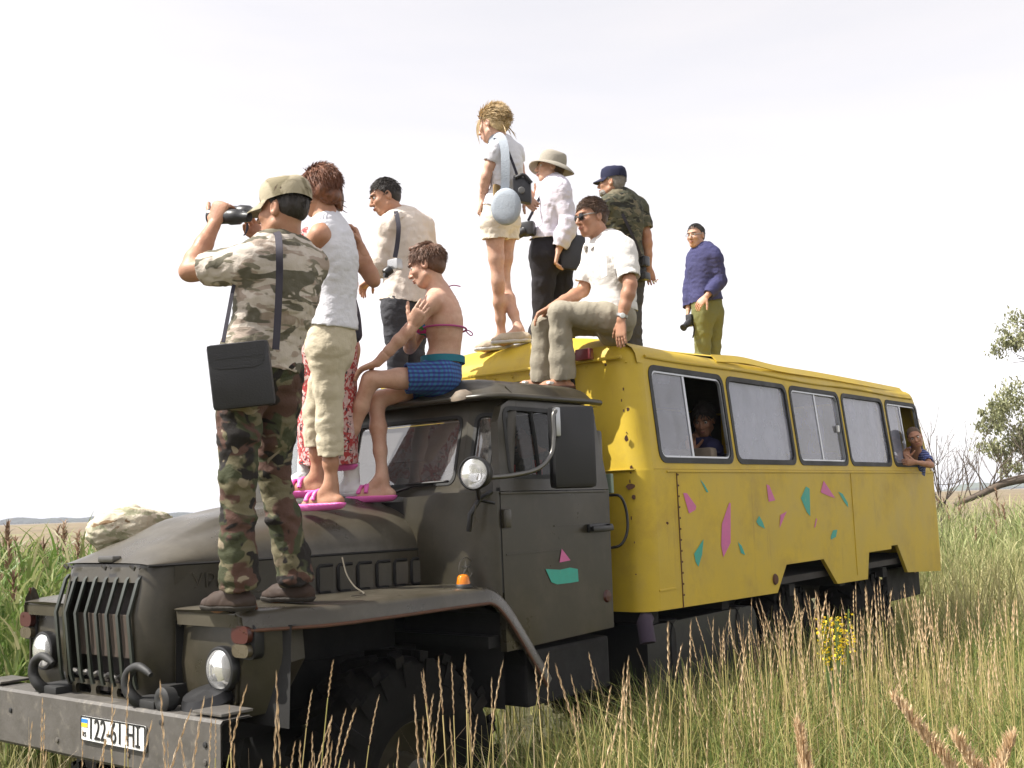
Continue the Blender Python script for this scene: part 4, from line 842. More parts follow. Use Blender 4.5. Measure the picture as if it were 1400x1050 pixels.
    def shirt(b, mt, infl=.018, sl=.75, sr=None, hem=.0, h=.0085, wr=None, name='shirt', neck=.035, cuff=.012, kx=1., ky=1., deep=0., collar=True, drop=0.):
        J, g = b.J, b.g*b.s; sr = sl if sr is None else sr; S = Sdf(h); T_ = b.torso(infl, 0, 5, kx, ky); ax = nrm(J['nb']-J['pe'])
        lowc = J['pe']*(1-hem)+J['wa']*hem if hem >= 0 else J['pe']+ax*hem*.3; fr = T_[1]
        secs = [(lowc, fr[1], fr[2], np.interp(hem, [0, 1], [fr[3], T_[2][3]])+.008+drop, np.interp(hem, [0, 1], [fr[4], T_[2][4]])+.008+drop)]+([T_[2]] if hem < .7 else [])+T_[3:5]+[(T_[5][0]-ax*.0, T_[5][1], T_[5][2], .072*b.s+infl*.5, .066*b.s+infl*.5)]
        if drop: secs[1] = (*secs[1][:3], secs[1][3]+drop*.6, secs[1][4]+drop*.6)
        S.loft(secs, .02, (1, 0))
        for q, t in (('l', sl), ('r', sr)):
            if t > 0: S.cap(J['s'+q], J['nb']-UPZ*.035*b.s, .06*g+infl*.8, .05*g+infl*.6, .04)
            else: S.cap(J['s'+q]*.6+J['nb']*.4-UPZ*.005, J['nb']-UPZ*.02*b.s, .042*g+infl, .045*g+infl, .03)
            if t > 0:
                p, r = b.limb('arm', q, infl, 0, t); r = [x+infl*.35*min(1, i_/max(1, len(r)-1)*1.2) for i_, x in enumerate(r)]; S.chain(p, r, .02, (0, 1))
                e = p[-1]; dv = nrm(p[-1]-p[-2]); S.cap(e-dv*.016, e+dv*.03, r[-1]-.014, r[-1]-.012, .004, (1, 0), -1)
        S.cap(b.hp(0, -.022, -.03), J['nb']-UPZ*.02, neck*b.s+.018, neck*b.s+.024, .006, (0, 0), -1)
        lowd = -ax; S.loft([(lowc-ax*.03, fr[1], fr[2], secs[0][3]-.015, secs[0][4]-.015), (lowc+ax*.016, fr[1], fr[2], secs[0][3]-.017, secs[0][4]-.017)], .004, (0, 1), -1)
        if deep: S.ell(J['nb']+b.f*.06-UPZ*.02, V(.06, .06, .07+deep), None, .01, -1)
        if sl == 0:
            pass
        o = skinmesh(name, [S], mt, b.o, wr if wr is not None else [(.007, (11, 11, 16)), (.003, (26, 26, 34))]); return o
    def trousers(b, mt, infl=.02, tl=1.93, tr=None, top=.35, h=.0085, wr=None, name='trousers', flare=0., bell=None):
        J, g = b.J, b.g*b.s; tr = tl if tr is None else tr; S = Sdf(h); T_ = b.torso(infl*.9, 0, 5); ax = nrm(J['nb']-J['pe']); tc_ = J['pe']*(1-top)+J['wa']*top
        f2 = T_[2]; S.loft([(T_[0][0], T_[0][1], T_[0][2], T_[0][3]*.92, T_[0][4]), T_[1], (tc_, T_[1][1], T_[1][2], T_[1][3]*(1-top)+f2[3]*top, T_[1][4]*(1-top)+f2[4]*top)], .03, (0, 1))
        for q, t in (('l', tl), ('r', tr)):
            p, r = b.limb('leg', q, infl, 0, t); n = len(r); r = [x+flare*(i_/(n-1))**1.5 for i_, x in enumerate(r)]
            if t > 1.3: r = [max(x, (bell or .062)*g+infl) if i_ > n-4 else x for i_, x in enumerate(r)]
            S.cap(J['h'+q], J['pe'], .1*g+infl, .1*g+infl, .03); S.chain(p, r, .02, (0, 1)); e = p[-1]; dv = nrm(p[-1]-p[-2]); S.cap(e-dv*.016, e+dv*.03, r[-1]-.014, r[-1]-.012, .004, (1, 0), -1)
        return skinmesh(name, [S], mt, b.o, wr if wr is not None else [(.009, (9, 9, 13)), (.004, (24, 24, 30))])
    def shoe(b, mt, sole, sd, infl=.008, high=.03, name='shoe'):
        S = Sdf(.006); hl, ba, to, d, w = b.foot(S, sd, infl, .02); a = b.J['a'+sd]; z0 = b.J['t'+sd][2]; lo, hi = hl-.4, hl+.4
        S._op(lambda p: -(p[..., 2]-(z0+.075+high)), lo, hi, .004, -1); S._op(lambda p: (p[..., 2]-(z0+.012)), lo, hi, .0, -1)
        o = skinmesh(name, [S], mt, b.o, (.002, (30, 30, 30)))
        S = Sdf(.006); s = b.s
        S.cap(hl-UPZ*.0, ba, .036*s+infl, .038*s+infl, .01); S.cap(ba, to+d*.0, .039*s+infl, .027*s+infl, .01); S._op(lambda p: -(p[..., 2]-(z0+.016)), lo, hi, 0, -1); S._op(lambda p: (p[..., 2]-(z0-.008)), lo, hi, 0, -1)
        skinmesh('sole', [S], sole, o); return o
    def slipper(b, mt, sd):
        """open pool slipper: thick sole, a band of crossing straps over the toes"""
        S = Sdf(.005); s = b.s; tmp = Sdf(.01); hl, ba, to, d, w = b.foot(tmp, sd); z0 = b.J['t'+sd][2]; lo, hi = hl-.4, hl+.4
        S.cap(hl, ba, .042*s, .045*s, .01); S.cap(ba, to+d*.01, .046*s, .036*s, .01); S._op(lambda p: -(p[..., 2]-(z0+.02)), lo, hi, .004, -1); S._op(lambda p: (p[..., 2]-(z0-.018)), lo, hi, .004, -1)
        o = skinmesh('slipper', [S], mt, b.o); g = G()
        for k, (c, tilt) in enumerate(((.075, .012), (.1, -.012), (.122, .01), (.145, -.01))):
            pts = []
            for t in np.linspace(-1.15, 1.15, 11):
                wd = .045*s; hz = (.082-.2*(c-.07))*s; pts.append(hl*0+V(b.J['a'+sd][0], b.J['a'+sd][1], z0)+d*(c+tilt*math.sin(t*1.5))*s+w*wd*math.sin(t)*1.05+UPZ*(hz*max(.06, math.cos(t*.98))+.004))
            g.tube(pts, .0115*s, 7)
        g.build('strap', mt, o, 179); return o
def mat_once(name, col, rough=.5, **k): return MATS.get(name) or mat(name, col, rough, **k)
M_eye = mat('eye_white', (.75, .73, .7), .15, var=.03); M_lip = mat('lip_skin', (.38, .14, .1), .5, var=.1)
def skin(name, col): return mat(name, col, .48, var=.16, vscale=14, bump=.12, bscale=120, spec=.35, dirt=tuple(q*w for q, w in zip(col, (.86, .72, .68))), dscale=9, dlo=.45, dhi=.7)
SK_tan = skin('tanned_skin', (.44, .235, .15)); SK_fair = skin('fair_skin', (.6, .37, .27)); SK_mid = skin('light_brown_skin', (.5, .29, .2))
H_dark = mat('dark_brown_hair', (.02, .014, .01), .5, var=.5, vscale=60, bump=.5, bscale=140, stretch=(1, 1, .3)); H_red = mat('auburn_hair', (.17, .06, .025), .5, var=.5, vscale=45, bump=.6, bscale=120, stretch=(1, 1, .35)); H_brown = mat('brown_hair', (.085, .045, .025), .5, var=.5, vscale=50, bump=.6, bscale=120)
H_blond = mat('blond_hair', (.52, .38, .2), .5, var=.4, vscale=50, bump=.5, bscale=120, stretch=(1, 1, .35)); H_chest = mat('chestnut_hair', (.13, .06, .032), .5, var=.4, vscale=50, bump=.5, bscale=120); H_grey = mat('grey_hair', (.2, .18, .16), .6, var=.4, vscale=60, bump=.5, bscale=140)
C_desert = patch_mat('desert_camo_cloth', (.54, .48, .42), [((.36, .29, .24), 7, .54, .57, 0), ((.12, .11, .08), 5.5, .55, .58, 5), ((.2, .18, .13), 8, .6, .63, 11)], stretch=(1, 1, 2.6))
C_wood = patch_mat('woodland_camo_cloth', (.15, .132, .08), [((.055, .06, .032), 6, .47, .5, 3), ((.095, .052, .04), 6, .53, .56, 8), ((.022, .019, .018), 8, .55, .58, 14), ((.26, .215, .15), 9, .65, .68, 21)], stretch=(1, 1, 1.2))
C_capcamo = patch_mat('faded_cap_camo', (.4, .35, .25), [((.22, .19, .12), 10, .5, .56, 4), ((.09, .06, .04), 13, .6, .64, 9)])
C_darkcamo = patch_mat('dark_camo_cloth', (.075, .075, .05), [((.15, .13, .085), 9, .55, .57, 2), ((.025, .025, .02), 10, .55, .57, 9)], stretch=(1, 1, 2.4))
C_floral = patch_mat('red_floral_cloth', (.62, .42, .4), [((.42, .06, .06), 26, .45, .5, 1), ((.05, .04, .05), 40, .6, .63, 6), ((.66, .55, .52), 46, .58, .62, 12)])
C_floralp = C_floral
def cloth(name, col, rough=.85, var=.08, b=.3, bs=90, **k): return add_folds(mat(name, col, rough, var=var, vscale=7, bump=b, bscale=bs, spec=.2, **k))
C_white = cloth('white_cotton', (.68, .68, .73)); C_cream = cloth('cream_cotton', (.54, .48, .36)); C_ecru = cloth('ecru_shirt', (.68, .6, .53)); C_jean = cloth('black_denim', (.055, .055, .062), var=.35); C_bwhite = cloth('lilac_white_shirt', (.64, .61, .69))
C_black = cloth('black_trouser_cloth', (.022, .02, .024)); C_beige = cloth('beige_trouser_cloth', (.31, .28, .22)); C_white2 = cloth('warm_white_shirt', (.68, .655, .63)); C_navy = cloth('navy_sweater', (.05, .05, .125)); C_olive = cloth('olive_trouser_cloth', (.15, .15, .06)); C_offshort = cloth('off_white_shorts', (.74, .66, .55)); C_hat = cloth('grey_hat_cloth', (.34, .31, .26)); C_navycap = cloth('navy_cap_cloth', (.02, .022, .05)); C_grey = cloth('grey_knit', (.36, .4, .45))
M_leather = mat('black_bag_leather', (.022, .022, .026), .42, var=.15, bump=.15, bscale=150); M_shoeb = mat('brown_suede', (.032, .017, .01), .75, var=.25); M_soled = mat('dark_sole', (.03, .025, .02), .8); M_pinkr = mat('pink_rubber', (.78, .16, .5), .4, var=.06); M_wshoe = mat('white_sneaker', (.65, .65, .66), .6); M_sock = cloth('white_sock', (.68, .68, .66)); M_buff = cloth('buff_canvas_shoe', (.5, .42, .32)); M_brownl = mat('brown_sandal_leather', (.09, .035, .02), .5, var=.2)
M_strap = mat('dark_strap_webbing', (.025, .022, .035), .8); M_cam = mat('camera_black', (.02, .02, .022), .35, var=.1); M_lensg = mat('front_lens', (.03, .03, .05), .08, var=.02); M_silver = mat('camera_silver', (.4, .4, .4), .3, metal=.7)
C_denimblue = None
def plaid(name, a, bcol, c):
    m = bpy.data.materials.new(name); m.use_nodes = True; t = m.node_tree; bs = t.nodes['Principled BSDF']; bs.inputs['Roughness'].default_value = .85; co = N(t, 'ShaderNodeTexCoord'); out = None
    for axis, col, w in (('X', bcol, 15), ('Z', c, 13)):
        wv = N(t, 'ShaderNodeTexWave', bands_direction=axis); wv.inputs['Scale'].default_value = w; wv.inputs['Distortion'].default_value = 1.2; t.links.new(co.outputs['Object'], wv.inputs['Vector'])
        mr = N(t, 'ShaderNodeMapRange'); mr.inputs['From Min'].default_value = .45; mr.inputs['From Max'].default_value = .6; mr.inputs['To Max'].default_value = .75; t.links.new(wv.outputs['Fac'], mr.inputs['Value'])
        x = N(t, 'ShaderNodeMix', data_type='RGBA'); x.inputs['B'].default_value = (*col, 1); t.links.new(mr.outputs['Result'], x.inputs['Factor'])
        if out is None: x.inputs['A'].default_value = (*a, 1)
        else: t.links.new(out, x.inputs['A'])
        out = x.outputs['Result']
    t.links.new(out, bs.inputs['Base Color']); MATS[name] = m; return m
C_plaid = plaid('blue_plaid_cloth', (.045, .085, .32), (.035, .2, .34), (.015, .02, .11)); C_plaidb = plaid('blue_check_shirt', (.05, .08, .3), (.25, .3, .5), (.01, .015, .08))
C_bikini = patch_mat('bright_bikini_print', (.6, .05, .25), [((.05, .3, .1), 14, .5, .52, 0), ((.1, .25, .6), 15, .54, .56, 7)])
for m_ in (C_desert, C_wood, C_darkcamo, C_floral, C_plaid): add_folds(m_)
def hatbrim(b, mt, brim, crown, name, parent=None, front=None, tilt=0., dz=.055, cr=(.088, .108)):
    """hat as a lathe in head space: crown height, brim (radius, drop); front = visor length only"""
    P = lambda x, y, z: b.hp(x, y*math.cos(tilt)-(z-dz)*math.sin(tilt), dz+y*math.sin(tilt)+(z-dz)*math.cos(tilt)) if tilt else b.hp(x, y, z)
    g = G(); rows = []; n = 40
    prof = [(1.0, -.005), (1.02, .02), (1.0, .05), (.93, crown*.85), (.75, crown), (.4, crown+.008), (0.01, crown+.01)]
    for f, z in prof: rows.append([P(cr[0]*f*math.cos(t)*(1+.015*math.sin(5*t)), -.018+cr[1]*f*math.sin(t), dz+z+.004*math.sin(3*t+f*9)) for t in np.linspace(0, 2*math.pi, n, endpoint=False)])
    g.grid(rows, close_v=True)
    if brim:
        rows = []
        for f in (0, .33, .66, 1.0): rows.append([P((cr[0]+brim[0]*f)*math.cos(t), -.018+(cr[1]+brim[0]*f)*math.sin(t), dz-.003-brim[1]*f**1.5*(1+.35*math.sin(2*t+.5))) for t in np.linspace(0, 2*math.pi, n, endpoint=False)])
        rows += [[V(q)-UPZ*.006 for q in r] for r in rows[::-1]]; g.grid(rows, close_v=True)
    o = g.build(name, mt, b.o, 70)
    if front:
        g = G(); rows = []
        for f in np.linspace(0, 1, 5): rows.append([P((cr[0]*1.0+.0*f)*math.cos(t)*(1-.08*f), -.018+cr[1]*math.sin(t)+front*f*(.35+.65*math.sin(t)), dz-.002-.02*f-.012*f*(math.cos(t))**2) for t in np.linspace(math.radians(18), math.radians(162), 15)])
        rows += [[V(q)-UPZ*.005 for q in r] for r in rows[::-1]]; g.grid(rows).build('visor', mt, o, 60)
    return o
def thing(name, label, cat, loc, group=None): e = empty(name, loc); tag(e, label, cat, group); return e
def straps(parent, pts, flat=(.014, .002), nv=None, mt=None, name='strap', n=6):
    c = crom(pts, n); m = len(c); nv = []
    for i in range(m):
        t = nrm(c[min(i+1, m-1)]-c[max(i-1, 0)]); nv.append(nrm(-CF+UPZ*1.2*max(0, i/(m-1)-.55)/.45))
    return G().tube(c, .01, flat=flat, nv=nv).build(name, mt or M_strap, parent, 40)
def person(b, label, group='people riding on the truck'): tag(b.o, label, 'person', group)
# ---- 1: man in camouflage with binoculars on the fender
b = Body(4.76, dict(hd=(386, 290, 0), nb=(389, 336, .02), ch=(380, 398, 0), wa=(366, 452, 0), pe=(354, 500, 0), sl=(343, 360, -.14), sr=(425, 362, .13), el=(259, 371, -.06), wl=(292, 309, .06), er=(400, 352, .45), wr=(366, 328, .3),
     hl=(330, 512, -.08), hr=(378, 512, .08), kl=(325, 655, -.10), kr=(375, 655, .12), al=(326, 808, -.07), ar=(408, 802, .14), tl=(290, 832, 0.), tr=(378, 820, .2)), (-.72, .7), (-.93, .0, .36), g=1.03, s=1.05)
J = b.J; P1 = b
b.body('person', SK_tan, [b.hand('l', CR*.3+UPZ*.9, CR*.35+CF*.9, -CR+UPZ*.2, 1.15), b.hand('r', CR*-.7+UPZ*.5, -CF*.6+UPZ*.3, UPZ, 1.2)], h=.0085)
person(b, 'man in camouflage clothes looking through binoculars, standing on the front fender'); b.face(H_dark)
b.hair(H_dark, vol=.94, back=.012, fringe=.06, lock=(160, .03, .003, .2))
hatbrim(b, C_capcamo, None, .085, 'cap', front=.075, tilt=-.12, dz=.045, cr=(.092, .112))
b.shirt(C_desert, .02, .78, .78, hem=.05, name='camouflage_t_shirt', wr=[(.012, (8, 8, 12)), (.004, (22, 22, 30))])
b.trousers(C_wood, .017, 1.97, top=.3, name='camouflage_trousers', bell=.06, wr=[(.018, (7, 7, 12)), (.0054, (17, 17, 26))])
for q in 'lr': b.shoe(M_shoeb, M_soled, q)
# binoculars
t = thing('binoculars', 'black binoculars held to the eyes by the man in camouflage', 'binoculars', AD(318, 291, 4.82))
ax = nrm(AD(288, 291, 4.90)-AD(350, 291, 4.80)); sd_ = nrm(np.cross(ax, UPZ))
for q in (-1, 1):
    c = AD(348, 292, 4.82)+sd_*q*.036-UPZ*(.024 if q < 0 else -.012)
    G().lathe([(0, 0), (.021, 0), (.024, .02), (.024, .045), (.033, .055), (.036, .10), (.031, .115), (.032, .15), (.038, .185), (.039, .21), (.035, .212), (.033, .2), (0, .198)], c, ax, 20).build('barrel', M_cam, t, 50)
    G().lathe([(.028, .199), (0, .203)], c, ax, 16).build('objective_lens', M_lensg, t)
c = AD(348, 292, 4.82); G().tube([c+ax*.05, c+ax*.14], .013, 12).tube([c+ax*.07-sd_*.03, c+ax*.07+sd_*.03], .011, 8).tube([c+ax*.12-sd_*.03, c+ax*.12+sd_*.03], .011, 8).build('bridge', M_cam, t, 50)
G().tube(crom([AD(338, 305, 4.78), AD(336, 318, 4.78), AD(333, 322, 4.78)], 4), .003, 5).tube(crom([AD(338, 305, 4.78), AD(339, 312, 4.78), AD(335, 321, 4.78)], 4), .003, 5).build('cord', M_strap, t)
# shoulder bag
t = thing('shoulder_bag', 'black leather case hanging by a strap at the hip of the man with binoculars', 'bag', AD(335, 560, 4.5))
c = AD(330, 513, 4.50); R_ = np.stack([nrm(AD(360, 517, 4.5)-AD(300, 509, 4.47)), nrm(CF*1), UPZ], 1); uz = nrm(AD(323, 470, 4.5)-AD(333, 555, 4.5)); ux = nrm(R_[:, 0]-uz*(R_[:, 0]@uz)); R_ = np.stack([ux, np.cross(uz, ux), uz], 1)
G().box(c, (.25, .09, .27), R_, bev=.018).build('case', M_leather, t, 40)
G().add(*(lambda ps: (ps, [tuple(range(len(ps)))]))([c+R_@V(x, -.049, z) for x, z in [(-.118, .128), (-.118, .06), (-.09, .03), (.06, .026), (.1, .05), (.11, .128)]])).add([c+R_@V(x, -.049-.004*0, z) for x, z in [(-.118, .128), (.11, .128)]], []).build('flap', M_leather, t)
fl = [V(x, -.051, z) for x, z in [(-.12, .13), (-.12, .06), (-.105, .04), (-.085, .032), (.055, .028), (.085, .035), (.102, .055), (.112, .13)]]
G().add([c+R_@q for q in fl]+[c+R_@(q+V(0, .008, 0)) for q in fl], [tuple(range(8))]+[(i, i+1, 9+i, 8+i) for i in range(7)]).build('flap_edge', M_leather, t)
G().box(c+R_@V(.0, -.052, .075), (.19, .004, .004), R_).build('seam', M_leather, t)
sb = Sdf(.01)
straps(t, [AD(377, 478, 4.5), AD(380, 430, 4.5), AD(382, 380, 4.5), AD(382, 345, 4.50), AD(381, 328, 4.55), AD(379, 319, 4.63), AD(372, 317, 4.74)], (.0145, .0025), -CF)
straps(t, [AD(305, 468, 4.5), AD(313, 425, 4.56), AD(321, 385, 4.62), AD(332, 350, 4.74)], (.008, .002), -CF)
# ---- 2: woman in white sleeveless top on the hood
b = Body(5.66, dict(hd=(437, 264, 0), nb=(446, 302, 0), ch=(456, 352, 0), wa=(457, 405, 0), pe=(452, 462, 0), sl=(436, 322, -.15), sr=(466, 327, .14), el=(410, 372, -.02), wl=(402, 420, .1), er=(511, 384, .16), wr=(493, 338, .14),
     hl=(448, 478, -.07), hr=(456, 478, .08), kl=(450, 572, -.07), kr=(432, 560, .16), al=(453, 666, -.08), ar=(434, 652, .16), tl=(424, 694, -.02), tr=(414, 676, .16)), (-.8, .55), (-.7, -.15, .7), 1, g=.95, s=1.0)
b.body('person', SK_tan, [b.hand('r', UPZ*1-CR*.25, -CR, -CF, .6, .3), b.hand('l', -UPZ, CR, CF, .4)])
person(b, 'auburn haired woman in white sleeveless top and cream cropped trousers on the hood'); b.face(H_red)
def ex(S):
    rr = np.random.default_rng(3)
    for k in range(26):
        a = rr.uniform(-2.6, .4); z = rr.uniform(-.07, .1); S.ell(b.hp(.08*math.cos(a), .092*math.sin(a)-.02, z), V(.018, .018, .026)*rr.uniform(.7, 1.1), None, .02)
b.hair(H_red, vol=1.12, back=-.06, side=-.02, amp=.008, freq=(45, 45, 25), extra=ex, lock=(520, .06, .006, .2, (0, -.4, -1), .006))
b.tufts(H_red, [[b.hp(.09*q, -.04, -.02-.03*k), b.hp(.11*q, -.05, -.04-.03*k), b.hp(.13*q, -.05, -.045-.03*k)] for q in (-1, 1) for k in range(3)])
b.shirt(C_white, .014, 0., hem=.25, name='sleeveless_top', wr=[(.006, (8, 8, 14)), (.003, (22, 22, 30))], drop=.012)
b.trousers(C_cream, .02, 1.56, 1.56, top=.5, name='cropped_trousers', bell=.052, wr=[(.009, (9, 9, 8)), (.004, (22, 22, 22))])
for q in 'lr': b.slipper(M_pinkr, q)
# ---- 3: woman in red floral skirt behind her
b = Body(6.12, dict(hd=(448, 280, 0), nb=(452, 312, 0), ch=(452, 358, 0), wa=(450, 408, 0), pe=(448, 458, 0), sl=(428, 326, -.09), sr=(474, 330, .12), el=(422, 375, .15), wl=(425, 415, .3), er=(480, 380, .2), wr=(480, 415, .3),
     hl=(434, 478, -.05), hr=(468, 478, .07), kl=(425, 565, 0), kr=(472, 568, .05), al=(418, 650, .0), ar=(481, 655, .05), tl=(404, 672, 0), tr=(470, 678, .12)), (-.35, .9), (-.5, -.1, .85), 1, g=1.05, s=.98)
b.body('person', SK_mid, [b.hand('r', -UPZ, -CR, CF, .5), b.hand('l', -UPZ, CR, CF, .5)])
person(b, 'woman in a red floral skirt and white socks, mostly hidden behind the woman in white'); b.face(H_brown); b.hair(H_brown)
b.shirt(C_floral, .016, .5, hem=.2, name='floral_blouse')
S_ = Sdf(.009); J = b.J; u = nrm(J['hr']-J['hl']); v = nrm(np.cross(UPZ, u)); bot = AD(449, 634, 6.14); w2 = 42*6.14/FPX
S_.loft([(J['wa']-UPZ*.05, u, v, .15, .12), (J['pe'], u, v, .185, .15), (J['pe']*.6+bot*.4, u, v, .175, .155), (bot, u, v, w2, .17)], 0, (1, 1)); S_.loft([(bot+UPZ*.06, u, v, w2-.012, .158), (bot-UPZ*.03, u, v, w2-.01, .16)], .002, (1, 0), -1)
skinmesh('floral_skirt', [S_], C_floralp, b.o, [(.014, (9, 9, 3)), (.004, (24, 24, 12))])
for q in 'lr':
    b.shoe(M_wshoe, M_wshoe, q); S_ = Sdf(.007); S_.cap(J['a'+q]+UPZ*.1, J['a'+q]-UPZ*.02, .045, .046, .0, (1, 0)); skinmesh('sock', [S_], M_sock, b.o, (.002, (40, 40, 60)))
t = thing('shoulder_bag', 'dark soft bag hanging behind the white sleeveless top', 'bag', AD(484, 470, 6.0))
S_ = Sdf(.009); c0, c1 = AD(481, 405, 5.9), AD(484, 458, 5.9); S_.loft([(c0, CR, CF, .02, .05), (c0*.5+c1*.5, CR, CF, .04, .07), (c1, CR, CF, .045, .07)], .01); skinmesh('pouch', [S_], M_strap, t); straps(t, [c0, AD(477, 370, 5.85), AD(474, 345, 5.82)], (.01, .003))
# ---- 4: man in pale shirt with camera on the far rear of the cab roof
b = Body(7.42, dict(hd=(526, 270, 0), nb=(546, 296, .02), ch=(556, 332, .03), wa=(558, 372, .03), pe=(554, 408, .02), sl=(535, 307, -.10), sr=(578, 308, .16), el=(521, 358, -.06), wl=(509, 382, .12), er=(588, 358, .2), wr=(575, 395, .25),
     hl=(543, 420, -.06), hr=(565, 420, .09), kl=(543, 486, -.06), kr=(566, 490, .08), al=(548, 548, .0), ar=(566, 552, .1), tl=(535, 560, .02), tr=(552, 562, .12)), (-.75, .6), (-.86, -.32, -.25), g=1.0, s=.98)
b.body('person', SK_tan, [b.hand('l', -CR*.6+CF*.4-UPZ*.4, UPZ*-1, CF, .7), b.hand('r', -UPZ, -CR, CF, .5)], h=.0095)
person(b, 'dark haired man in a pale long sleeved shirt and black jeans behind the seated woman'); b.face(H_dark); b.hair(H_dark, fringe=.055, vol=1.0, amp=.005, lock=(320, .04, .008, .3, (.3, .6, -.5)))
b.shirt(C_ecru, .022, 1.55, 1.9, hem=-.12, name='long_sleeved_shirt', wr=[(.012, (8, 8, 9)), (.004, (20, 20, 20))], drop=.01); b.trousers(C_jean, .018, 1.95, top=.3, name='black_jeans', wr=[(.006, (12, 12, 22)), (.003, (26, 26, 40))])
for q in 'lr': b.shoe(M_shoeb, M_soled, q)
G().tube([AD(542, 297, 7.25), AD(549, 293, 7.3), AD(552, 296, 7.35)], .012, 6, flat=(.02, .006), nv=-CF).build('collar', C_ecru, b.o)
t = thing('camera', 'small silver and black camera hanging at the elbow of the pale shirted man', 'camera', AD(538, 372, 7.2))
G().box(AD(540, 362, 7.17), (.09, .06, .075), np.stack([hor(-.8, .6), hor(.6, .8), UPZ], 1), bev=.012).build('camera_body', M_silver, t, 40); G().lathe([(0, .05), (.026, .05), (.03, .04), (.03, 0)], AD(534, 368, 7.15), nrm(-CR*.7-CF*.3-UPZ*.6), 18).build('lens', M_cam, t, 50); G().lathe([(0, .03), (.02, .025), (.02, 0)], AD(530, 376, 7.15), nrm(-CR-CF*.5), 14).build('lens_cap', M_cam, t, 50)
straps(t, [AD(540, 352, 7.2), AD(543, 335, 7.2), AD(545, 312, 7.2), AD(543, 296, 7.24), AD(541, 289, 7.3)], (.015, .003))
# ---- 5: woman in bikini top seated on the cab roof
b = Body(6.26, dict(hd=(583, 364, 0), nb=(600, 401, .02), ch=(607, 440, .02), wa=(608, 480, .02), pe=(602, 511, .02), sl=(592, 412, -.13), sr=(606, 411, .15), el=(556, 455, -.2), wl=(516, 496, -.2), er=(560, 476, .08), wr=(562, 446, -.2),
     hl=(602, 516, -.07), hr=(602, 520, .09), kl=(506, 519, -.18), kr=(514, 548, -.02), al=(470, 622, -.12), ar=(523, 654, -.14), tl=(442, 641, -.1), tr=(503, 683, -.14)), (-.93, .2), (-.9, -.3, .22), 1, g=.95, s=.98)
def ex5(S):
    J = b.J; S.ell(J['ch']+b.f*.1-UPZ*.01+b.rt*.06, V(.05, .05, .05), None, .04); S.ell(J['ch']+b.f*.1-UPZ*.01-b.rt*.06, V(.05, .05, .05), None, .04)
b.body('person', SK_fair, [b.hand('l', -CR*.9-UPZ*.35+CF*.1, -UPZ, CF, .35, .2), b.hand('r', CR*.5+UPZ*.75-CF*.35, CF, UPZ, .35, .2)], h=.008, extra=ex5)
person(b, 'seated woman in bikini top and blue plaid shorts on the cab roof edge'); b.face(H_brown)
b.hair(H_chest, vol=1.02, back=-.03, side=.0, amp=.005, freq=(50, 50, 40), lock=(480, .05, .008, .22, (.1, .25, -.7)), extra=lambda S: [S.ell(b.hp(.02*math.cos(k), .02+.03*math.sin(2*k), .125), V(.02, .02, .018), None, .015) for k in range(7)])
b.trousers(C_plaid, .016, .5, .5, top=.6, name='plaid_shorts', flare=.012, wr=[(.006, (12, 12, 12)), (.003, (28, 28, 28))])
J = b.J; wc_ = J['pe']*.42+J['wa']*.58; G().tube([wc_+b.rt*.150*math.cos(a)+b.f*.121*math.sin(a) for a in np.linspace(0, 2*math.pi, 37)], .01, flat=(.02, .005), nv=[b.rt*math.cos(a)+b.f*math.sin(a) for a in np.linspace(0, 2*math.pi, 37)]).build('waistband', cloth('teal_waistband', (.03, .17, .23)), b.o, 60)
S_ = Sdf(.007); T_ = b.torso(.006); c = J['ch']-UPZ*.01
for q in (-1, 1): S_.ell(c+b.f*.105+b.rt*q*.06-UPZ*.012, V(.058, .058, .058), None, .02)
S_._op(lambda p, c=c+b.f*.05, n=-b.f: -((p-c)@n), c-.3, c+.3, .0, -1); skinmesh('bikini_top', [S_], C_bikini, b.o)
g = G(); g.tube([c-UPZ*.035+b.rt*math.sin(a)*.158+b.f*.125*math.cos(a) for a in np.linspace(.4, 2*math.pi-.4, 40)], .006, 6); k_ = J['nb']-b.f*.05
g.tube(crom([c+b.f*.13+UPZ*.03-b.rt*.06, J['sl']*.45+J['nb']*.55+b.f*.06, J['nb']-b.rt*.06+UPZ*.03, J['nb']-b.f*.062+UPZ*.035], 5), .005, 6); g.tube(crom([J['nb']-b.f*.06+UPZ*.035, J['nb']-b.f*.09+UPZ*.04, J['nb']-b.f*.13+UPZ*.03], 4), .0035, 5)
e = AD(637, 452, 6.28); g.tube(crom([e, AD(641, 452, 6.28), AD(646, 456, 6.28), AD(644, 459, 6.28), AD(639, 455, 6.28), e], 5), .0035, 5); g.build('bikini_string', mat('bikini_cord', (.4, .06, .2), .7), b.o)
for q in 'lr': b.slipper(M_pinkr, q)
# ---- 6: blond woman on the front edge of the bus roof
b = Body(7.72, dict(hd=(673, 171, .02), nb=(688, 197, .0), ch=(691, 229, 0), wa=(690, 261, 0), pe=(684, 290, 0), sl=(677, 206, -.1), sr=(704, 207, .11), el=(664, 243, -.1), wl=(660, 273, -.02), er=(714, 246, .15), wr=(716, 268, .05),
     hl=(675, 304, -.06), hr=(694, 304, .08), kl=(681, 386, -.04), kr=(688, 386, .1), al=(686, 462, .08), ar=(710, 452, -.03), tl=(655, 479, .1), tr=(688, 469, -.02)), (-.75, .6), (-.8, -.15, .5), 1, g=.88, s=1.0)
b.body('person', SK_fair, [b.hand('l', -UPZ-CR*.3, CR, CF, .7), b.hand('r', -UPZ*.5+CR*.5, -CF, CF, .6)], h=.0095)
person(b, 'blond woman in white t-shirt and pale shorts at the front edge of the bus roof'); b.face(H_brown)
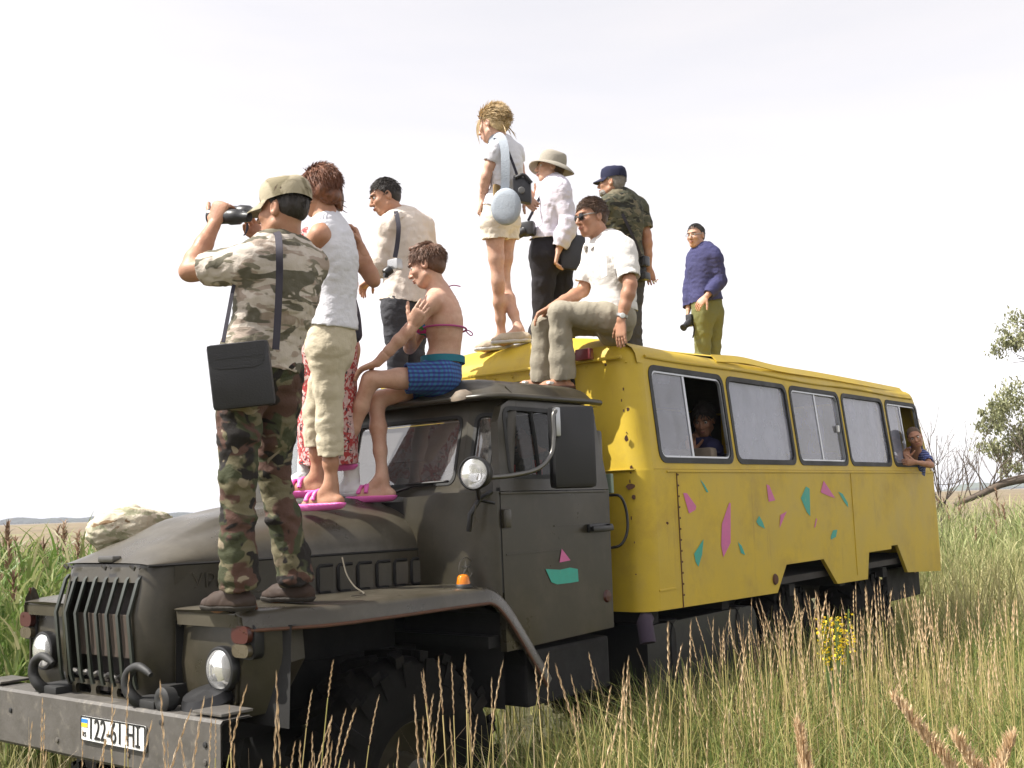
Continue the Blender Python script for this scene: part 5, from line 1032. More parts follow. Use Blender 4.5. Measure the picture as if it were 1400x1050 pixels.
def ex(S):
    rr = np.random.default_rng(5)
    for k in range(10): a = rr.uniform(-2.9, -.2); S.ell(b.hp(.07*math.cos(a), .082*math.sin(a)-.02, rr.uniform(-.05, .11)), V(.02, .02, .03)*rr.uniform(.6, 1.), None, .012)
    S.cap(b.hp(0, -.1, .1), b.hp(.0, -.125, -.03), .03, .022, .015)
b.hair(H_blond, vol=1.08, back=-.05, side=-.03, amp=.006, freq=(50, 50, 22), extra=ex, lock=(520, .08, .005, .14, (0, -.9, -.35), .006))
b.tufts(H_blond, [[b.hp(.07*q, .04, .05), b.hp(.085*q, .075, .0-.02*k), b.hp(.08*q+.01*k, .095, -.07-.02*k)] for q in (-1, 1) for k in range(4)]+[[b.hp(.04*q, -.1, -.03), b.hp(.05*q, -.12, -.07), b.hp(.07*q, -.14, -.1-.02*k)] for q in (-1, 0, 1) for k in range(3)], .006)
b.shirt(C_white, .014, .42, hem=.1, name='white_t_shirt'); b.trousers(C_offshort, .012, .28, top=.6, name='shorts', flare=.02)
for q in 'lr': b.shoe(M_buff, M_wshoe, q, high=-.005)
t = thing('shoulder_bag', 'round pale grey bag with a wide grey strap on the blond woman', 'bag', AD(693, 318, 7.5))
G().lathe([(0, .03), (.07, .03), (.1, .02), (.108, 0), (.1, -.02), (0, -.03)], AD(692, 288, 7.46), nrm(-CF-CR*.25), 30).build('pouch', C_grey, t, 50); 
for v in t.children[0].data.vertices: v.co.z *= 1.2
straps(t, [AD(690, 268, 7.5), AD(691, 235, 7.5), AD(690, 205, 7.54), AD(685, 188, 7.6), AD(676, 186, 7.66), AD(669, 200, 7.7)], (.03, .004), None, C_grey); G().box(AD(680, 262, 7.55), (.08, .03, .1), None, bev=.02).build('tan_pocket', cloth('tan_pocket_cloth', (.3, .2, .09)), t, 40)
t = thing('camera_case', 'black camera case slung behind the blond woman', 'camera case', AD(715, 280, 7.6))
G().box(AD(714, 260, 7.55), (.13, .1, .19), np.stack([nrm(CR*.95-UPZ*.2), nrm(CF), UPZ], 1), bev=.03).build('case', M_leather, t, 40); G().tube(crom([AD(704, 243, 7.5), AD(716, 239, 7.5), AD(727, 250, 7.5)], 5), .012, 7).build('carry_handle', M_leather, t); G().lathe([(0, .006), (.02, .005), (.024, 0)], AD(713, 260, 7.46), -CF, 14).build('badge', mat('case_badge', (.12, .12, .12), .4), t)
straps(t, [AD(708, 242, 7.52), AD(700, 220, 7.54), AD(692, 200, 7.58), AD(688, 190, 7.62)], (.009, .003))
# ---- 7: woman in sun hat
b = Body(8.45, dict(hd=(752, 230, 0), nb=(757, 249, 0), ch=(756, 277, 0), wa=(752, 308, 0), pe=(753, 338, 0), sl=(767, 261, -.12), sr=(752, 259, .14), el=(778, 306, -.16), wl=(763, 343, -.16), er=(742, 290, .2), wr=(731, 275, .12),
     hl=(745, 350, -.07), hr=(765, 350, .09), kl=(742, 415, -.07), kr=(768, 415, .08), al=(742, 477, -.05), ar=(767, 477, .1), tl=(730, 487, -.05), tr=(755, 487, .1)), (-.8, .15), (-.93, .05, -.12), 1, g=1.05, s=.97)
b.body('person', SK_fair, [b.hand('l', -UPZ-CR*.25, CR, CF, .7), b.hand('r', -CR*.5+UPZ*.6, -CF, UPZ, .6)], h=.0105)
person(b, 'woman in a grey sun hat, lilac white shirt and black trousers on the roof'); b.face(H_brown); b.hair(H_brown, back=-.04)
hatbrim(b, C_hat, (.075, .045), .095, 'sun_hat', dz=.038, cr=(.09, .11), tilt=.12); G().tube([b.hp(.075, .03, .03), b.hp(.072, .04, -.05), b.hp(.03, .05, -.12)], .003, 5).build('hat_cord', M_strap, b.o)
b.shirt(C_bwhite, .026, 1.88, 1.8, hem=.35, name='long_sleeved_shirt', wr=[(.012, (8, 8, 9)), (.004, (22, 22, 22))], drop=.01); b.trousers(C_black, .03, 1.95, top=.75, name='black_trousers', bell=.08, wr=[(.012, (10, 10, 4)), (.004, (22, 22, 14))])
for q in 'lr': b.shoe(M_soled, M_soled, q)
t = thing('camera', 'black camera hanging in front of the woman in the sun hat', 'camera', AD(722, 322, 8.3)); G().box(AD(722, 313, 8.3), (.11, .08, .11), np.stack([hor(-.8, .3), hor(.3, .8), UPZ], 1), bev=.02).build('camera_body', M_cam, t, 40); G().lathe([(0, .09), (.03, .09), (.034, .08), (.034, 0)], AD(718, 316, 8.28), nrm(-CR-UPZ*.5), 16).build('lens', M_cam, t, 50)
straps(t, [AD(722, 302, 8.3), AD(729, 288, 8.3), AD(738, 270, 8.34), AD(750, 252, 8.36), AD(763, 245, 8.38), AD(767, 249, 8.45)], (.01, .003))
t = thing('shoulder_bag', 'flat black bag hanging beside the woman in the sun hat', 'bag', AD(785, 370, 8.3)); G().box(AD(783, 345, 8.36), (.2, .07, .28), np.stack([nrm(CR*.97-UPZ*.1), CF, UPZ], 1), bev=.02).build('case', M_leather, t, 40); straps(t, [AD(788, 322, 8.4), AD(783, 290, 8.4), AD(775, 262, 8.36), AD(768, 250, 8.42)], (.008, .003))
# ---- 8: man in navy cap and dark camouflage
b = Body(9.25, dict(hd=(836, 251, 0), nb=(848, 269, .02), ch=(852, 297, 0), wa=(853, 328, 0), pe=(853, 358, 0), sl=(832, 280, -.1), sr=(872, 281, .13), el=(825, 325, .0), wl=(822, 355, .12), er=(884, 322, .1), wr=(887, 366, .1),
     hl=(843, 370, -.06), hr=(864, 370, .08), kl=(843, 435, -.06), kr=(865, 435, .08), al=(843, 490, -.05), ar=(865, 492, .1), tl=(832, 501, -.0), tr=(854, 502, .15)), (-.72, .68), (-.92, .05, .3), g=1.04, s=1.0)
b.body('person', SK_tan, [b.hand('r', -UPZ+CR*.15, -CF, -CR, .35, .3), b.hand('l', -UPZ, CR, CF, .5)], h=.0105)
person(b, 'man in navy cap and dark camouflage shirt holding a cigarette on the roof'); b.face(H_grey); b.hair(H_grey, back=-.045, side=-.02, lock=(200, .03, .004, .3))
hatbrim(b, C_navycap, None, .09, 'cap', front=.07, dz=.045, cr=(.091, .111), tilt=-.08)
S_ = Sdf(.006); S_.ell(b.hp(0, .05, -.085), V(.06, .055, .04), b.H, .01); S_.ell(b.hp(0, .09, -.06), V(.03, .02, .02), b.H, .01, -1); skinmesh('beard', [S_], H_grey, b.o, (.005, (60, 60, 60)))
b.shirt(C_darkcamo, .024, .8, hem=.1, name='camouflage_shirt', wr=[(.011, (8, 8, 10)), (.004, (22, 22, 26))]); b.trousers(C_jean, .02, 1.95, top=.3, name='dark_trousers')
for q in 'lr': b.shoe(M_soled, M_soled, q)
t = thing('cigarette', 'white cigarette between the fingers of the man in the navy cap', 'cigarette', AD(897, 383, 9.3)); a_ = AD(892, 386, 9.25); c_ = AD(900, 382, 9.25); G().tube([a_, a_+(c_-a_)*.7], .004, 8).build('paper', M_plate, t); G().tube([a_+(c_-a_)*.7, c_], .004, 8).build('filter', M_amber, t)
t = thing('camera', 'black camera hanging at the hip of the man in the navy cap', 'camera', AD(880, 385, 9.2)); G().box(AD(879, 358, 9.2), (.08, .1, .09), None, bev=.015).box(AD(881, 378, 9.2), (.09, .08, .07), None, bev=.02).build('camera_body', M_cam, t, 40)
straps(t, [AD(876, 350, 9.15), AD(866, 325, 9.1), AD(852, 295, 9.08), AD(843, 275, 9.12), AD(840, 265, 9.2)], (.012, .003))
# ---- 9: seated man in white shirt
b = Body(7.08, dict(hd=(808, 298, 0), nb=(825, 330, .02), ch=(836, 366, .02), wa=(840, 402, .02), pe=(838, 432, .02), sl=(852, 341, -.17), sr=(815, 340, .16), el=(862, 390, -.28), wl=(849, 437, -.3), er=(797, 398, .16), wr=(754, 420, -.04),
     hl=(846, 436, -.09), hr=(836, 436, .11), kl=(765, 427, -.15), kr=(742, 446, .06), al=(770, 518, -.1), ar=(742, 521, .1), tl=(747, 534, -.16), tr=(722, 533, .1)), (-.85, -.25), (-.83, -.17, -.45), g=1.0, s=1.0)
b.body('person', SK_tan, [b.hand('l', -UPZ-CR*.05, CR*.6+CF*.6, -CR, .12, .35), b.hand('r', -CR*.8-UPZ*.4, -UPZ, CF, .5)], h=.0085, chin=1.1)
person(b, 'seated man in white shirt and sunglasses with his feet on the cab roof'); b.face(H_brown, eyes=False); b.hair(H_brown, fringe=.06, vol=1.02, amp=.005, lock=(380, .045, .008, .2, (.3, .9, -.35)))
b.shirt(C_white2, .024, .82, hem=.3, name='short_sleeved_shirt', wr=[(.011, (8, 8, 8)), (.004, (20, 20, 24))], drop=.008)
J = b.J; cl = G()
for q in (-1, 1): cl.tube(crom([J['nb']-b.f*.07+UPZ*.035, J['nb']+b.rt*q*.075+UPZ*.03, J['nb']+b.f*.06+b.rt*q*.055-UPZ*.0, J['nb']+b.f*.12+b.rt*q*.035-UPZ*.05], 5), .01, flat=(.026, .003), nv=[nrm(b.rt*q*.7+UPZ*.5+b.f*.3) for _ in range(16)])
cl.build('collar', C_white2, b.o, 60); c = J['ch']+b.f*.155-b.rt*.075; G().box(AD(826, 366, 6.86), (.1, .004, .12), np.stack([b.rt, b.f, UPZ], 1)@np.eye(3), bev=.0015).build('pocket', C_white2, b.o)
b.trousers(C_beige, .017, 2.0, top=.55, name='beige_trousers', bell=.066, wr=[(.0075, (12, 12, 5)), (.003, (26, 26, 14))])
G().tube([J['wa']*.5+J['pe']*.5+b.rt*.178*math.cos(a)+b.f*.142*math.sin(a)+UPZ*.012 for a in np.linspace(0, 2*math.pi, 33)], .01, flat=(.016, .003), nv=[V(0, 0, 0)+b.rt*math.cos(a)+b.f*math.sin(a) for a in np.linspace(0, 2*math.pi, 33)]).build('belt', M_leather, b.o)
gl = empty('sunglasses', tuple(b.hp(0, .1, 0))); tag(gl, 'dark sunglasses with metal temples on the seated man in white', 'sunglasses')
for q in (-1, 1):
    G().lathe([(0, .006), (.016, .004), (.022, 0), (.02, -.003)], b.hp(q*.033, .098, .004), b.H@nrm(V(q*.25, 1, -.08)), 18).build('lens', mat_once('dark_lens', (.012, .012, .014), .08), gl, 60); G().tube([b.hp(q*.055, .092, .012), b.hp(q*.076, .05, .014), b.hp(q*.082, -.015, .016)], .0035, 6).build('temple', M_silver, gl)
G().tube([b.hp(-.014, .105, .01), b.hp(.014, .105, .01)], .003, 6).build('bridge', M_silver, gl)
w_ = thing('wristwatch', 'silver wristwatch on the seated man in white', 'watch', J['wl']); ad = nrm(J['wl']-J['el']); c = J['wl']-ad*.025; p1 = nrm(np.cross(ad, CF)); p2 = np.cross(ad, p1)
G().tube([c+.0335*(p1*math.cos(a)+p2*math.sin(a)) for a in np.linspace(0, 2*math.pi, 25)], .006, 8, flat=(.009, .003), nv=[p1*math.cos(a)+p2*math.sin(a) for a in np.linspace(0, 2*math.pi, 25)]).build('bracelet', M_silver, w_); G().lathe([(0, .008), (.015, .007), (.017, 0)], c-CF*.033, -CF, 16).build('dial', M_plate, w_)
for q in 'lr':
    o = b.shoe(M_brownl, M_soled, q, high=-.045, name='sandal'); a, tt = J['a'+q], J['t'+q]; d_ = nrm(tt-a-UPZ*((tt-a)@UPZ)); w2 = np.cross(UPZ, d_); c = V(a[0], a[1], tt[2])
    G().box(c+d_*.11+w2*.03+UPZ*.045, (.05, .03, .02), None, bev=.008).box(c+d_*.11-w2*.03+UPZ*.045, (.05, .03, .02), None, bev=.008).box(c+d_*.06-w2*.042+UPZ*.05, (.04, .015, .03), None, bev=.005).build('white_patch', M_plate, o)
# ---- 10: man in blue sweater at the back of the roof
b = Body(11.0, dict(hd=(951, 323, 0), nb=(960, 341, 0), ch=(963, 366, 0), wa=(963, 393, 0), pe=(966, 416, 0), sl=(977, 350, -.12), sr=(949, 352, .15), el=(985, 384, -.14), wl=(966, 405, -.26), er=(943, 390, .12), wr=(941, 424, .02),
     hl=(962, 428, -.07), hr=(974, 428, .09), kl=(961, 472, -.07), kr=(975, 474, .09), al=(960, 515, -.05), ar=(974, 517, .1), tl=(950, 525, -.1), tr=(965, 526, .1)), (-.75, -.2), (-.62, -.12, -.75), g=1.0, s=1.0)
b.body('person', SK_mid, [b.hand('l', -CR*.6-UPZ*.6, CR*.5+CF*.5, -UPZ, .3), b.hand('r', -UPZ-CR*.2, CR, -CR, .7)], h=.0115)
person(b, 'man in a blue sweater and olive trousers at the back of the bus roof'); b.face(H_dark); b.hair(H_dark, fringe=.07, vol=.98, lock=(260, .03, .004, .25, (0, .3, -.6)))
b.shirt(C_navy, .022, 1.9, hem=.15, name='blue_sweater', wr=[(.011, (8, 8, 9)), (.004, (20, 20, 24))], ky=1.12, drop=.005); b.trousers(C_olive, .026, 1.95, top=.3, name='olive_trousers', wr=[(.013, (8, 8, 8)), (.004, (22, 22, 22))])
for q in 'lr': b.shoe(M_soled, M_soled, q)
gl = empty('glasses', tuple(b.hp(0, .1, 0))); tag(gl, 'thin rimmed glasses on the man in the blue sweater', 'glasses')
for q in (-1, 1): G().tube([b.hp(q*.033+.019*math.cos(a), .108, .003+.014*math.sin(a)) for a in np.linspace(0, 2*math.pi, 21)], .002, 5).build('rim', M_silver, gl); G().tube([b.hp(q*.052, .104, .006), b.hp(q*.08, .0, .012)], .0025, 5).build('temple', M_silver, gl)
S_ = Sdf(.008); S_.cap(AD(978, 347, 10.86), AD(970, 344, 10.9), .035, .03, .01); skinmesh('pale_shoulder_patch', [S_], C_white, b.o)
t = thing('camera', 'black camera with long lens held low by the man in blue', 'camera', AD(938, 450, 10.95)); G().box(AD(944, 438, 10.92), (.09, .07, .12), None, bev=.015).build('camera_body', M_cam, t, 40); a_ = AD(943, 440, 10.9); G().lathe([(.035, 0), (.035, .05), (.03, .06), (.03, .1), (.036, .11), (.036, .125), (0, .125)], a_, nrm(AD(930, 452, 10.8)-a_), 18).build('lens', M_cam, t, 50); straps(t, [AD(947, 440, 10.9), AD(949, 452, 10.9), AD(947, 462, 10.9)], (.006, .002))
# ---- 11: boy leaning out of the last window
b = Body(10.68, dict(hd=(1251, 598, -.12), nb=(1252, 618, .05), ch=(1248, 640, .18), wa=(1246, 665, .3), pe=(1246, 690, .4), sl=(1262, 622, .0), sr=(1240, 624, .16), el=(1273, 636, -.25), wl=(1252, 632, -.32), er=(1236, 644, .0), wr=(1240, 628, -.2),
     hl=(1252, 695, .4), hr=(1238, 695, .45), kl=(1252, 735, .2), kr=(1238, 735, .2), al=(1252, 775, .3), ar=(1238, 775, .3), tl=(1248, 782, .2), tr=(1234, 782, .2)), (-.35, -.9), (-.3, -.25, -.95, -.35), g=.82, s=.8)
b.body('person', SK_tan, [b.hand('l', -CR*.9, CF, UPZ, .4), b.hand('r', UPZ, -CF, CR, .7)], h=.0105); person(b, 'boy in blue checked shirt leaning out of the rearmost window', 'people inside the truck'); b.face(H_dark); b.hair(mat('short_light_brown_hair', (.1, .06, .035), .7, var=.3, vscale=60), vol=.99, back=-.01, fringe=.06, amp=.002)
b.shirt(C_plaidb, .014, .7, hem=.1, name='checked_shirt'); b.trousers(C_jean, .015, 1.9, name='jeans')
# ---- 12: passenger at the first window, 13: driver
b = Body(8.1, dict(hd=(962, 575, 0), nb=(958, 600, .05), ch=(955, 635, .08), wa=(952, 672, .1), pe=(950, 700, .1), sl=(975, 612, -.1), sr=(938, 615, .15), el=(985, 640, -.05), wl=(960, 632, -.15), er=(930, 650, .1), wr=(945, 620, -.1), hl=(955, 705, .0), hr=(945, 705, .2), kl=(925, 705, -.2), kr=(915, 705, .05), al=(925, 770, -.2), ar=(915, 770, .05), tl=(915, 785, -.2), tr=(905, 785, .05)), (-.5, -.6), (-.35, -.35, -.85), 1, s=.95)
b.body('person', SK_tan, [b.hand('l', -CR, CF, UPZ, .4), b.hand('r', UPZ, -CF, CR, .6)], h=.011); person(b, 'dark haired passenger resting arms on the sill of the first bus window', 'people inside the truck'); b.face(H_dark); b.hair(H_dark, vol=1.1, back=-.05, side=-.02, lock=(200, .06, .01, .4)); b.shirt(C_navy, .014, .5, hem=.1, name='shirt'); b.trousers(C_jean, .015, 1.9, name='jeans')
b = Body(6.55, dict(hd=(728, 600, 0), nb=(735, 632, .02), ch=(738, 665, .02), wa=(740, 705, .02), pe=(740, 740, .02), sl=(752, 645, -.13), sr=(722, 648, .16), el=(735, 690, -.2), wl=(695, 672, -.2), er=(705, 690, .2), wr=(682, 665, .1), hl=(740, 742, -.08), hr=(735, 742, .12), kl=(690, 735, -.1), kr=(685, 735, .1), al=(675, 790, -.1), ar=(670, 790, .1), tl=(655, 800, -.1), tr=(650, 800, .1)), (-.95, -.1), (-.95, -.05, .1))
b.body('person', SK_tan, [b.hand('l', -CR, -UPZ, UPZ, .7), b.hand('r', -CR, -UPZ, UPZ, .7)], h=.011); person(b, 'driver in the cab behind the steering wheel, dim through the door glass', 'people inside the truck'); b.face(H_dark); b.hair(H_dark); b.shirt(C_darkcamo, .02, .8, hem=.1, name='shirt'); b.trousers(C_jean, .02, 1.9, name='dark_trousers')
# bundle lying on the far side of the hood
t = thing('canvas_bundle', 'pale camouflage canvas bundle lying at the far side of the hood', 'bundle', AD(178, 735, 5.85))
S_ = Sdf(.009); D_ = 5.85; S_.chain([AD(145, 728, D_), AD(185, 720, D_+.1), AD(222, 716, D_+.2)], [.10, .10, .07], .05); S_.chain([AD(150, 714, D_), AD(180, 707, D_+.1), AD(210, 709, D_+.2)], [.05, .06, .05], .03); S_.ell(AD(133, 725, D_), V(.05, .06, .08), None, .03)
skinmesh('canvas_roll', [S_], patch_mat('faded_camo_canvas', (.46, .42, .32), [((.3, .3, .2), 9, .5, .54, 3), ((.2, .13, .07), 11, .62, .66, 9), ((.56, .52, .42), 14, .58, .62, 15)], stretch=(1, 1, 1.8), bump=.5, bscale=50), t, [(.024, (6, 6, 12)), (.005, (18, 18, 44))])
# ================================================================== GROUND AND VEGETATION
def raw_mesh(name, v, f, mt, smooth=False, nv=4):
    me = bpy.data.meshes.new(name); f = np.asarray(f); me.vertices.add(len(v)); me.loops.add(len(f)*nv); me.polygons.add(len(f))
    me.polygons.foreach_set('loop_start', np.arange(len(f))*nv); me.loops.foreach_set('vertex_index', f.ravel().astype(np.int32)); me.vertices.foreach_set('co', np.asarray(v, float).ravel()); me.update(calc_edges=True)
    if smooth: me.shade_smooth()
    return link(name, me, mt)
def leafmat(name, cols, pos, rough=.55, trans=.25, sc=None):
    """blade colour picked per blade from a ramp, thin-leaf translucency"""
    m = bpy.data.materials.new(name); m.use_nodes = True; t = m.node_tree; b = t.nodes['Principled BSDF']; MATS[name] = m
    ge = N(t, 'ShaderNodeNewGeometry'); cr = N(t, 'ShaderNodeValToRGB'); e = cr.color_ramp.elements
    while len(e) < len(cols): e.new(.5)
    for k, (c, p) in enumerate(zip(cols, pos)): e[k].position = p; e[k].color = (*c, 1)
    ob = N(t, 'ShaderNodeTexCoord'); n = N(t, 'ShaderNodeTexNoise'); n.inputs['Scale'].default_value = .7; n.inputs['Detail'].default_value = 3; t.links.new(ob.outputs['Object'], n.inputs['Vector'])
    ma = N(t, 'ShaderNodeMath', operation='MULTIPLY_ADD'); ma.inputs[1].default_value = .55; t.links.new(ge.outputs['Random Per Island'], ma.inputs[0])
    m2 = N(t, 'ShaderNodeMath', operation='MULTIPLY'); m2.inputs[1].default_value = .45; t.links.new(n.outputs['Fac'], m2.inputs[0]); t.links.new(m2.outputs[0], ma.inputs[2]); t.links.new(ma.outputs[0], cr.inputs[0])
    t.links.new(cr.outputs[0], b.inputs['Base Color']); b.inputs['Roughness'].default_value = rough; b.inputs['Specular IOR Level'].default_value = .35
    tr = N(t, 'ShaderNodeBsdfTranslucent'); t.links.new(cr.outputs[0], tr.inputs[0]); mi = N(t, 'ShaderNodeMixShader'); mi.inputs[0].default_value = trans; t.links.new(b.outputs[0], mi.inputs[1]); t.links.new(tr.outputs[0], mi.inputs[2]); t.links.new(mi.outputs[0], t.nodes['Material Output'].inputs['Surface'])
    return m
L_grass = leafmat('green_grass_blades', [(.06, .105, .02), (.12, .165, .035), (.24, .24, .065), (.52, .42, .19)], [.12, .4, .64, .84])
L_straw = leafmat('dry_stalks', [(.28, .2, .1), (.5, .36, .22), (.62, .5, .34)], [.2, .5, .8], trans=.15)
L_head = leafmat('pinkish_seed_heads', [(.46, .31, .17), (.66, .48, .29), (.76, .6, .4)], [.2, .5, .8], trans=.2)
L_reed = leafmat('reed_leaves', [(.07, .14, .025), (.13, .21, .045), (.25, .3, .1), (.46, .42, .24)], [.12, .42, .66, .88], rough=.35, trans=.4)
L_dry = leafmat('dry_reeds', [(.2, .16, .075), (.32, .25, .15), (.42, .33, .23), (.22, .22, .09)], [.15, .45, .7, .9])
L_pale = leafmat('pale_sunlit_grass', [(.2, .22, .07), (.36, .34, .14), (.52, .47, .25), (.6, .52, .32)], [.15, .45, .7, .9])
L_stalk = leafmat('yellow_green_stalks', [(.28, .26, .08), (.44, .37, .15), (.58, .46, .22)], [.2, .5, .8], trans=.15)
def blades(base, h, w, lean, az, seg=4, curve=2.0, face=None):
    n = len(base); ts = np.linspace(0, 1, seg+1); d = np.stack([np.cos(az), np.sin(az), 0*az], 1); fa = rng.uniform(0, math.pi, n) if face is None else face
    s = np.stack([np.cos(fa), np.sin(fa), 0*fa], 1); Vv = np.zeros((n, seg+1, 2, 3))
    for k, t in enumerate(ts):
        bend = lean*t**curve; c = base+np.stack([0*h, 0*h, h*t*(1-.35*np.clip(bend, 0, 1.4)*t)], 1)+d*(h*bend)[:, None]; ww = (w*(1-t**1.6)*.5+.0006)[:, None]; Vv[:, k, 0] = c-s*ww; Vv[:, k, 1] = c+s*ww
    idx = np.arange(n)[:, None]*(seg+1)*2; F = np.concatenate([np.stack([idx+2*k, idx+2*k+1, idx+2*k+3, idx+2*k+2], -1).reshape(-1, 4) for k in range(seg)]); return Vv.reshape(-1, 3), F
def merge(parts):
    v, f, n = [], [], 0
    for a, b in parts: v.append(a); f.append(b+n); n += len(a)
    return np.concatenate(v), np.concatenate(f)
def truck_zone(p, m=.12): return (p[:, 0] > -.05-m) & (p[:, 0] < 8.7) & (p[:, 1] > -1.0-m) & (p[:, 1] < 1.25+m)
def frustum(n, d0, d1, p0, p1, power=1.):
    """ground points seen between image columns p0..p1 at depths d0..d1"""
    u = rng.random(n)**power; d = d0+(d1-d0)*u; px = rng.uniform(p0, p1, n); P = CAM+((px-700)/FPX)[:, None]*CR*d[:, None]+CF*d[:, None]; P[:, 2] = 0; return P
gm = mat('field_soil', (.075, .07, .03), .95, var=.4, vscale=1.5, dirt=(.16, .14, .07), dscale=.6, bump=.6, bscale=12)
gr = mesh('ground', [(-1500, -900, 0), (3500, -900, 0), (3500, 3500, 0), (-1500, 3500, 0)], [(0, 1, 2, 3)], gm); tag(gr, kind='structure')
# -- short dense meadow grass around the truck
def meadow(name, P, h0, h1, w0, w1, lean, mt, label, seg=4):
    n = len(P); h = rng.uniform(h0, h1, n)*(.75+.5*(.5+.5*vnoise(P*np.array([.9, .9, 1])))); v, f = blades(P, h, rng.uniform(w0, w1, n), rng.uniform(lean[0], lean[1], n), rng.uniform(0, 2*math.pi, n), seg); o = raw_mesh(name, v, f, mt, True); return tag(o, label, 'grass', kind='stuff')
P = np.concatenate([frustum(19000, 1.9, 6.2, -120, 1520, .75), frustum(24000, 4.0, 10, 700, 1560, .8), frustum(4000, 3.2, 5.5, -150, 420)])
keep = ~truck_zone(P); P = P[keep]; dd = (P-CAM)@CF; near = np.clip((dd-1.9)/1.6, .45, 1)
n = len(P); h = rng.uniform(.5, .95, n)*(.8+.4*(.5+.5*vnoise(P*np.array([.9, .9, 1]))))*near
pxs = 700+FPX*((P-CAM)@CR)/dd; h *= np.interp(pxs, [-100, 300, 420, 640, 760, 1000, 1500], [.86, .85, .92, 1.0, 1.02, 1.06, 1.25])
v, f = blades(P, h, rng.uniform(.004, .009, n), rng.uniform(.05, .75, n), rng.normal(.3, 1.4, n), 5); tag(raw_mesh('meadow_grass', v, f, L_grass, True), 'tall green meadow grass in front of and beside the truck', 'grass', kind='stuff')
# fine straw among it
P = np.concatenate([frustum(900, 2.2, 6.2, -120, 1520, .8), frustum(2200, 4.5, 11, 860, 1560, .8)]); P = P[~truck_zone(P)]; n = len(P); dd = (P-CAM)@CF
v, f = blades(P, rng.uniform(.55, 1.05, n)*np.clip((dd-1.6)/1.6, .4, 1), rng.uniform(.0025, .005, n), rng.uniform(.0, .5, n), rng.uniform(0, 6.28, n), 4); tag(raw_mesh('dry_grass_stalks', v, f, L_straw, True), 'thin dry straw stalks standing among the green grass', 'grass', kind='stuff')
# -- seed spikes: thin stalk and a plaited head of small scales
def spikes(P, h, name, label, hl=(.12, .23), bend=(.0, .13), r=.0055):
    n = len(P); az = rng.normal(.2, 1.2, n); ln = rng.uniform(*bend, n); V1, F1, MI = [], [], []; cnt = 0; seg = 6
    for i in range(n):
        d = V(math.cos(az[i]), math.sin(az[i]), 0); H = h[i]; k = rng.uniform(*hl); pt = lambda t: P[i]+UPZ*H*t*(1-.3*ln[i]*t*t)+d*H*ln[i]*t**3
        tr = 1-k/H; pts = [pt(t) for t in np.linspace(0, tr, seg)]; s = np.array([-d[1], d[0], 0])
        for j, p in enumerate(pts):
            w = .0022; V1 += [p+s*w, p-s*w*.5+d*w*.87, p-s*w*.5-d*w*.87]
            if j:
                a = cnt+3*(j-1)
                for q in range(3): F1.append((a+q, a+(q+1) % 3, a+3+(q+1) % 3, a+3+q)); MI.append(1)
        cnt += 3*seg; m = 11; ax = nrm(pt(1)-pt(tr)); s2 = nrm(np.cross(ax, CF)); 
        for j in range(m):
            c = pt(tr+(1-tr)*j/m); sg = 1 if j % 2 else -1; wd = r*(1-.55*abs(j/m-.35)); L_ = k/m*2.1; o = s2*sg*wd*.7; e = nrm(np.cross(ax, s2))
            q0, q1, q2, q3 = c, c+o+ax*L_*.45+e*wd*.5, c+ax*L_+o*1.1, c+o*1.7+ax*L_*.4-e*wd*.4; V1 += [q0, q1, q2, q3]; F1.append((cnt, cnt+1, cnt+2, cnt+3)); MI.append(0); cnt += 4
            V1 += [c-s2*sg*wd*.2-e*wd*.5, c+o*.6+ax*L_*.4-e*wd*.8, c+ax*L_*.95, c-o*.3+ax*L_*.5+e*wd*.3]; F1.append((cnt, cnt+1, cnt+2, cnt+3)); MI.append(0); cnt += 4
    me = raw_mesh(name, np.array(V1), np.array(F1), L_head); me.data.materials.append(L_stalk); me.data.polygons.foreach_set('material_index', np.array(MI, np.int32)); return tag(me, label, 'grass', kind='stuff')
P = np.concatenate([frustum(44, 2.5, 4.3, -60, 420), frustum(70, 2.8, 4.8, 350, 900), frustum(150, 3.6, 7.4, 880, 1460), frustum(480, 5.0, 7.2, 940, 1360)]); P = P[~truck_zone(P)]; dd = (P-CAM)@CF; pxs = 700+FPX*((P-CAM)@CR)/dd
top = np.interp(pxs, [-60, 300, 400, 900, 1050, 1200, 1450], [985, 960, 930, 915, 850, 830, 850])+rng.uniform(-45, 150, len(P)); hz = 1.853-(top-712+.036*pxs)*dd/FPX
spikes(P, np.clip(hz, .35, 1.55), 'seed_spike_grass', 'tall grass with thin pinkish seed spikes in the foreground', r=.0032)
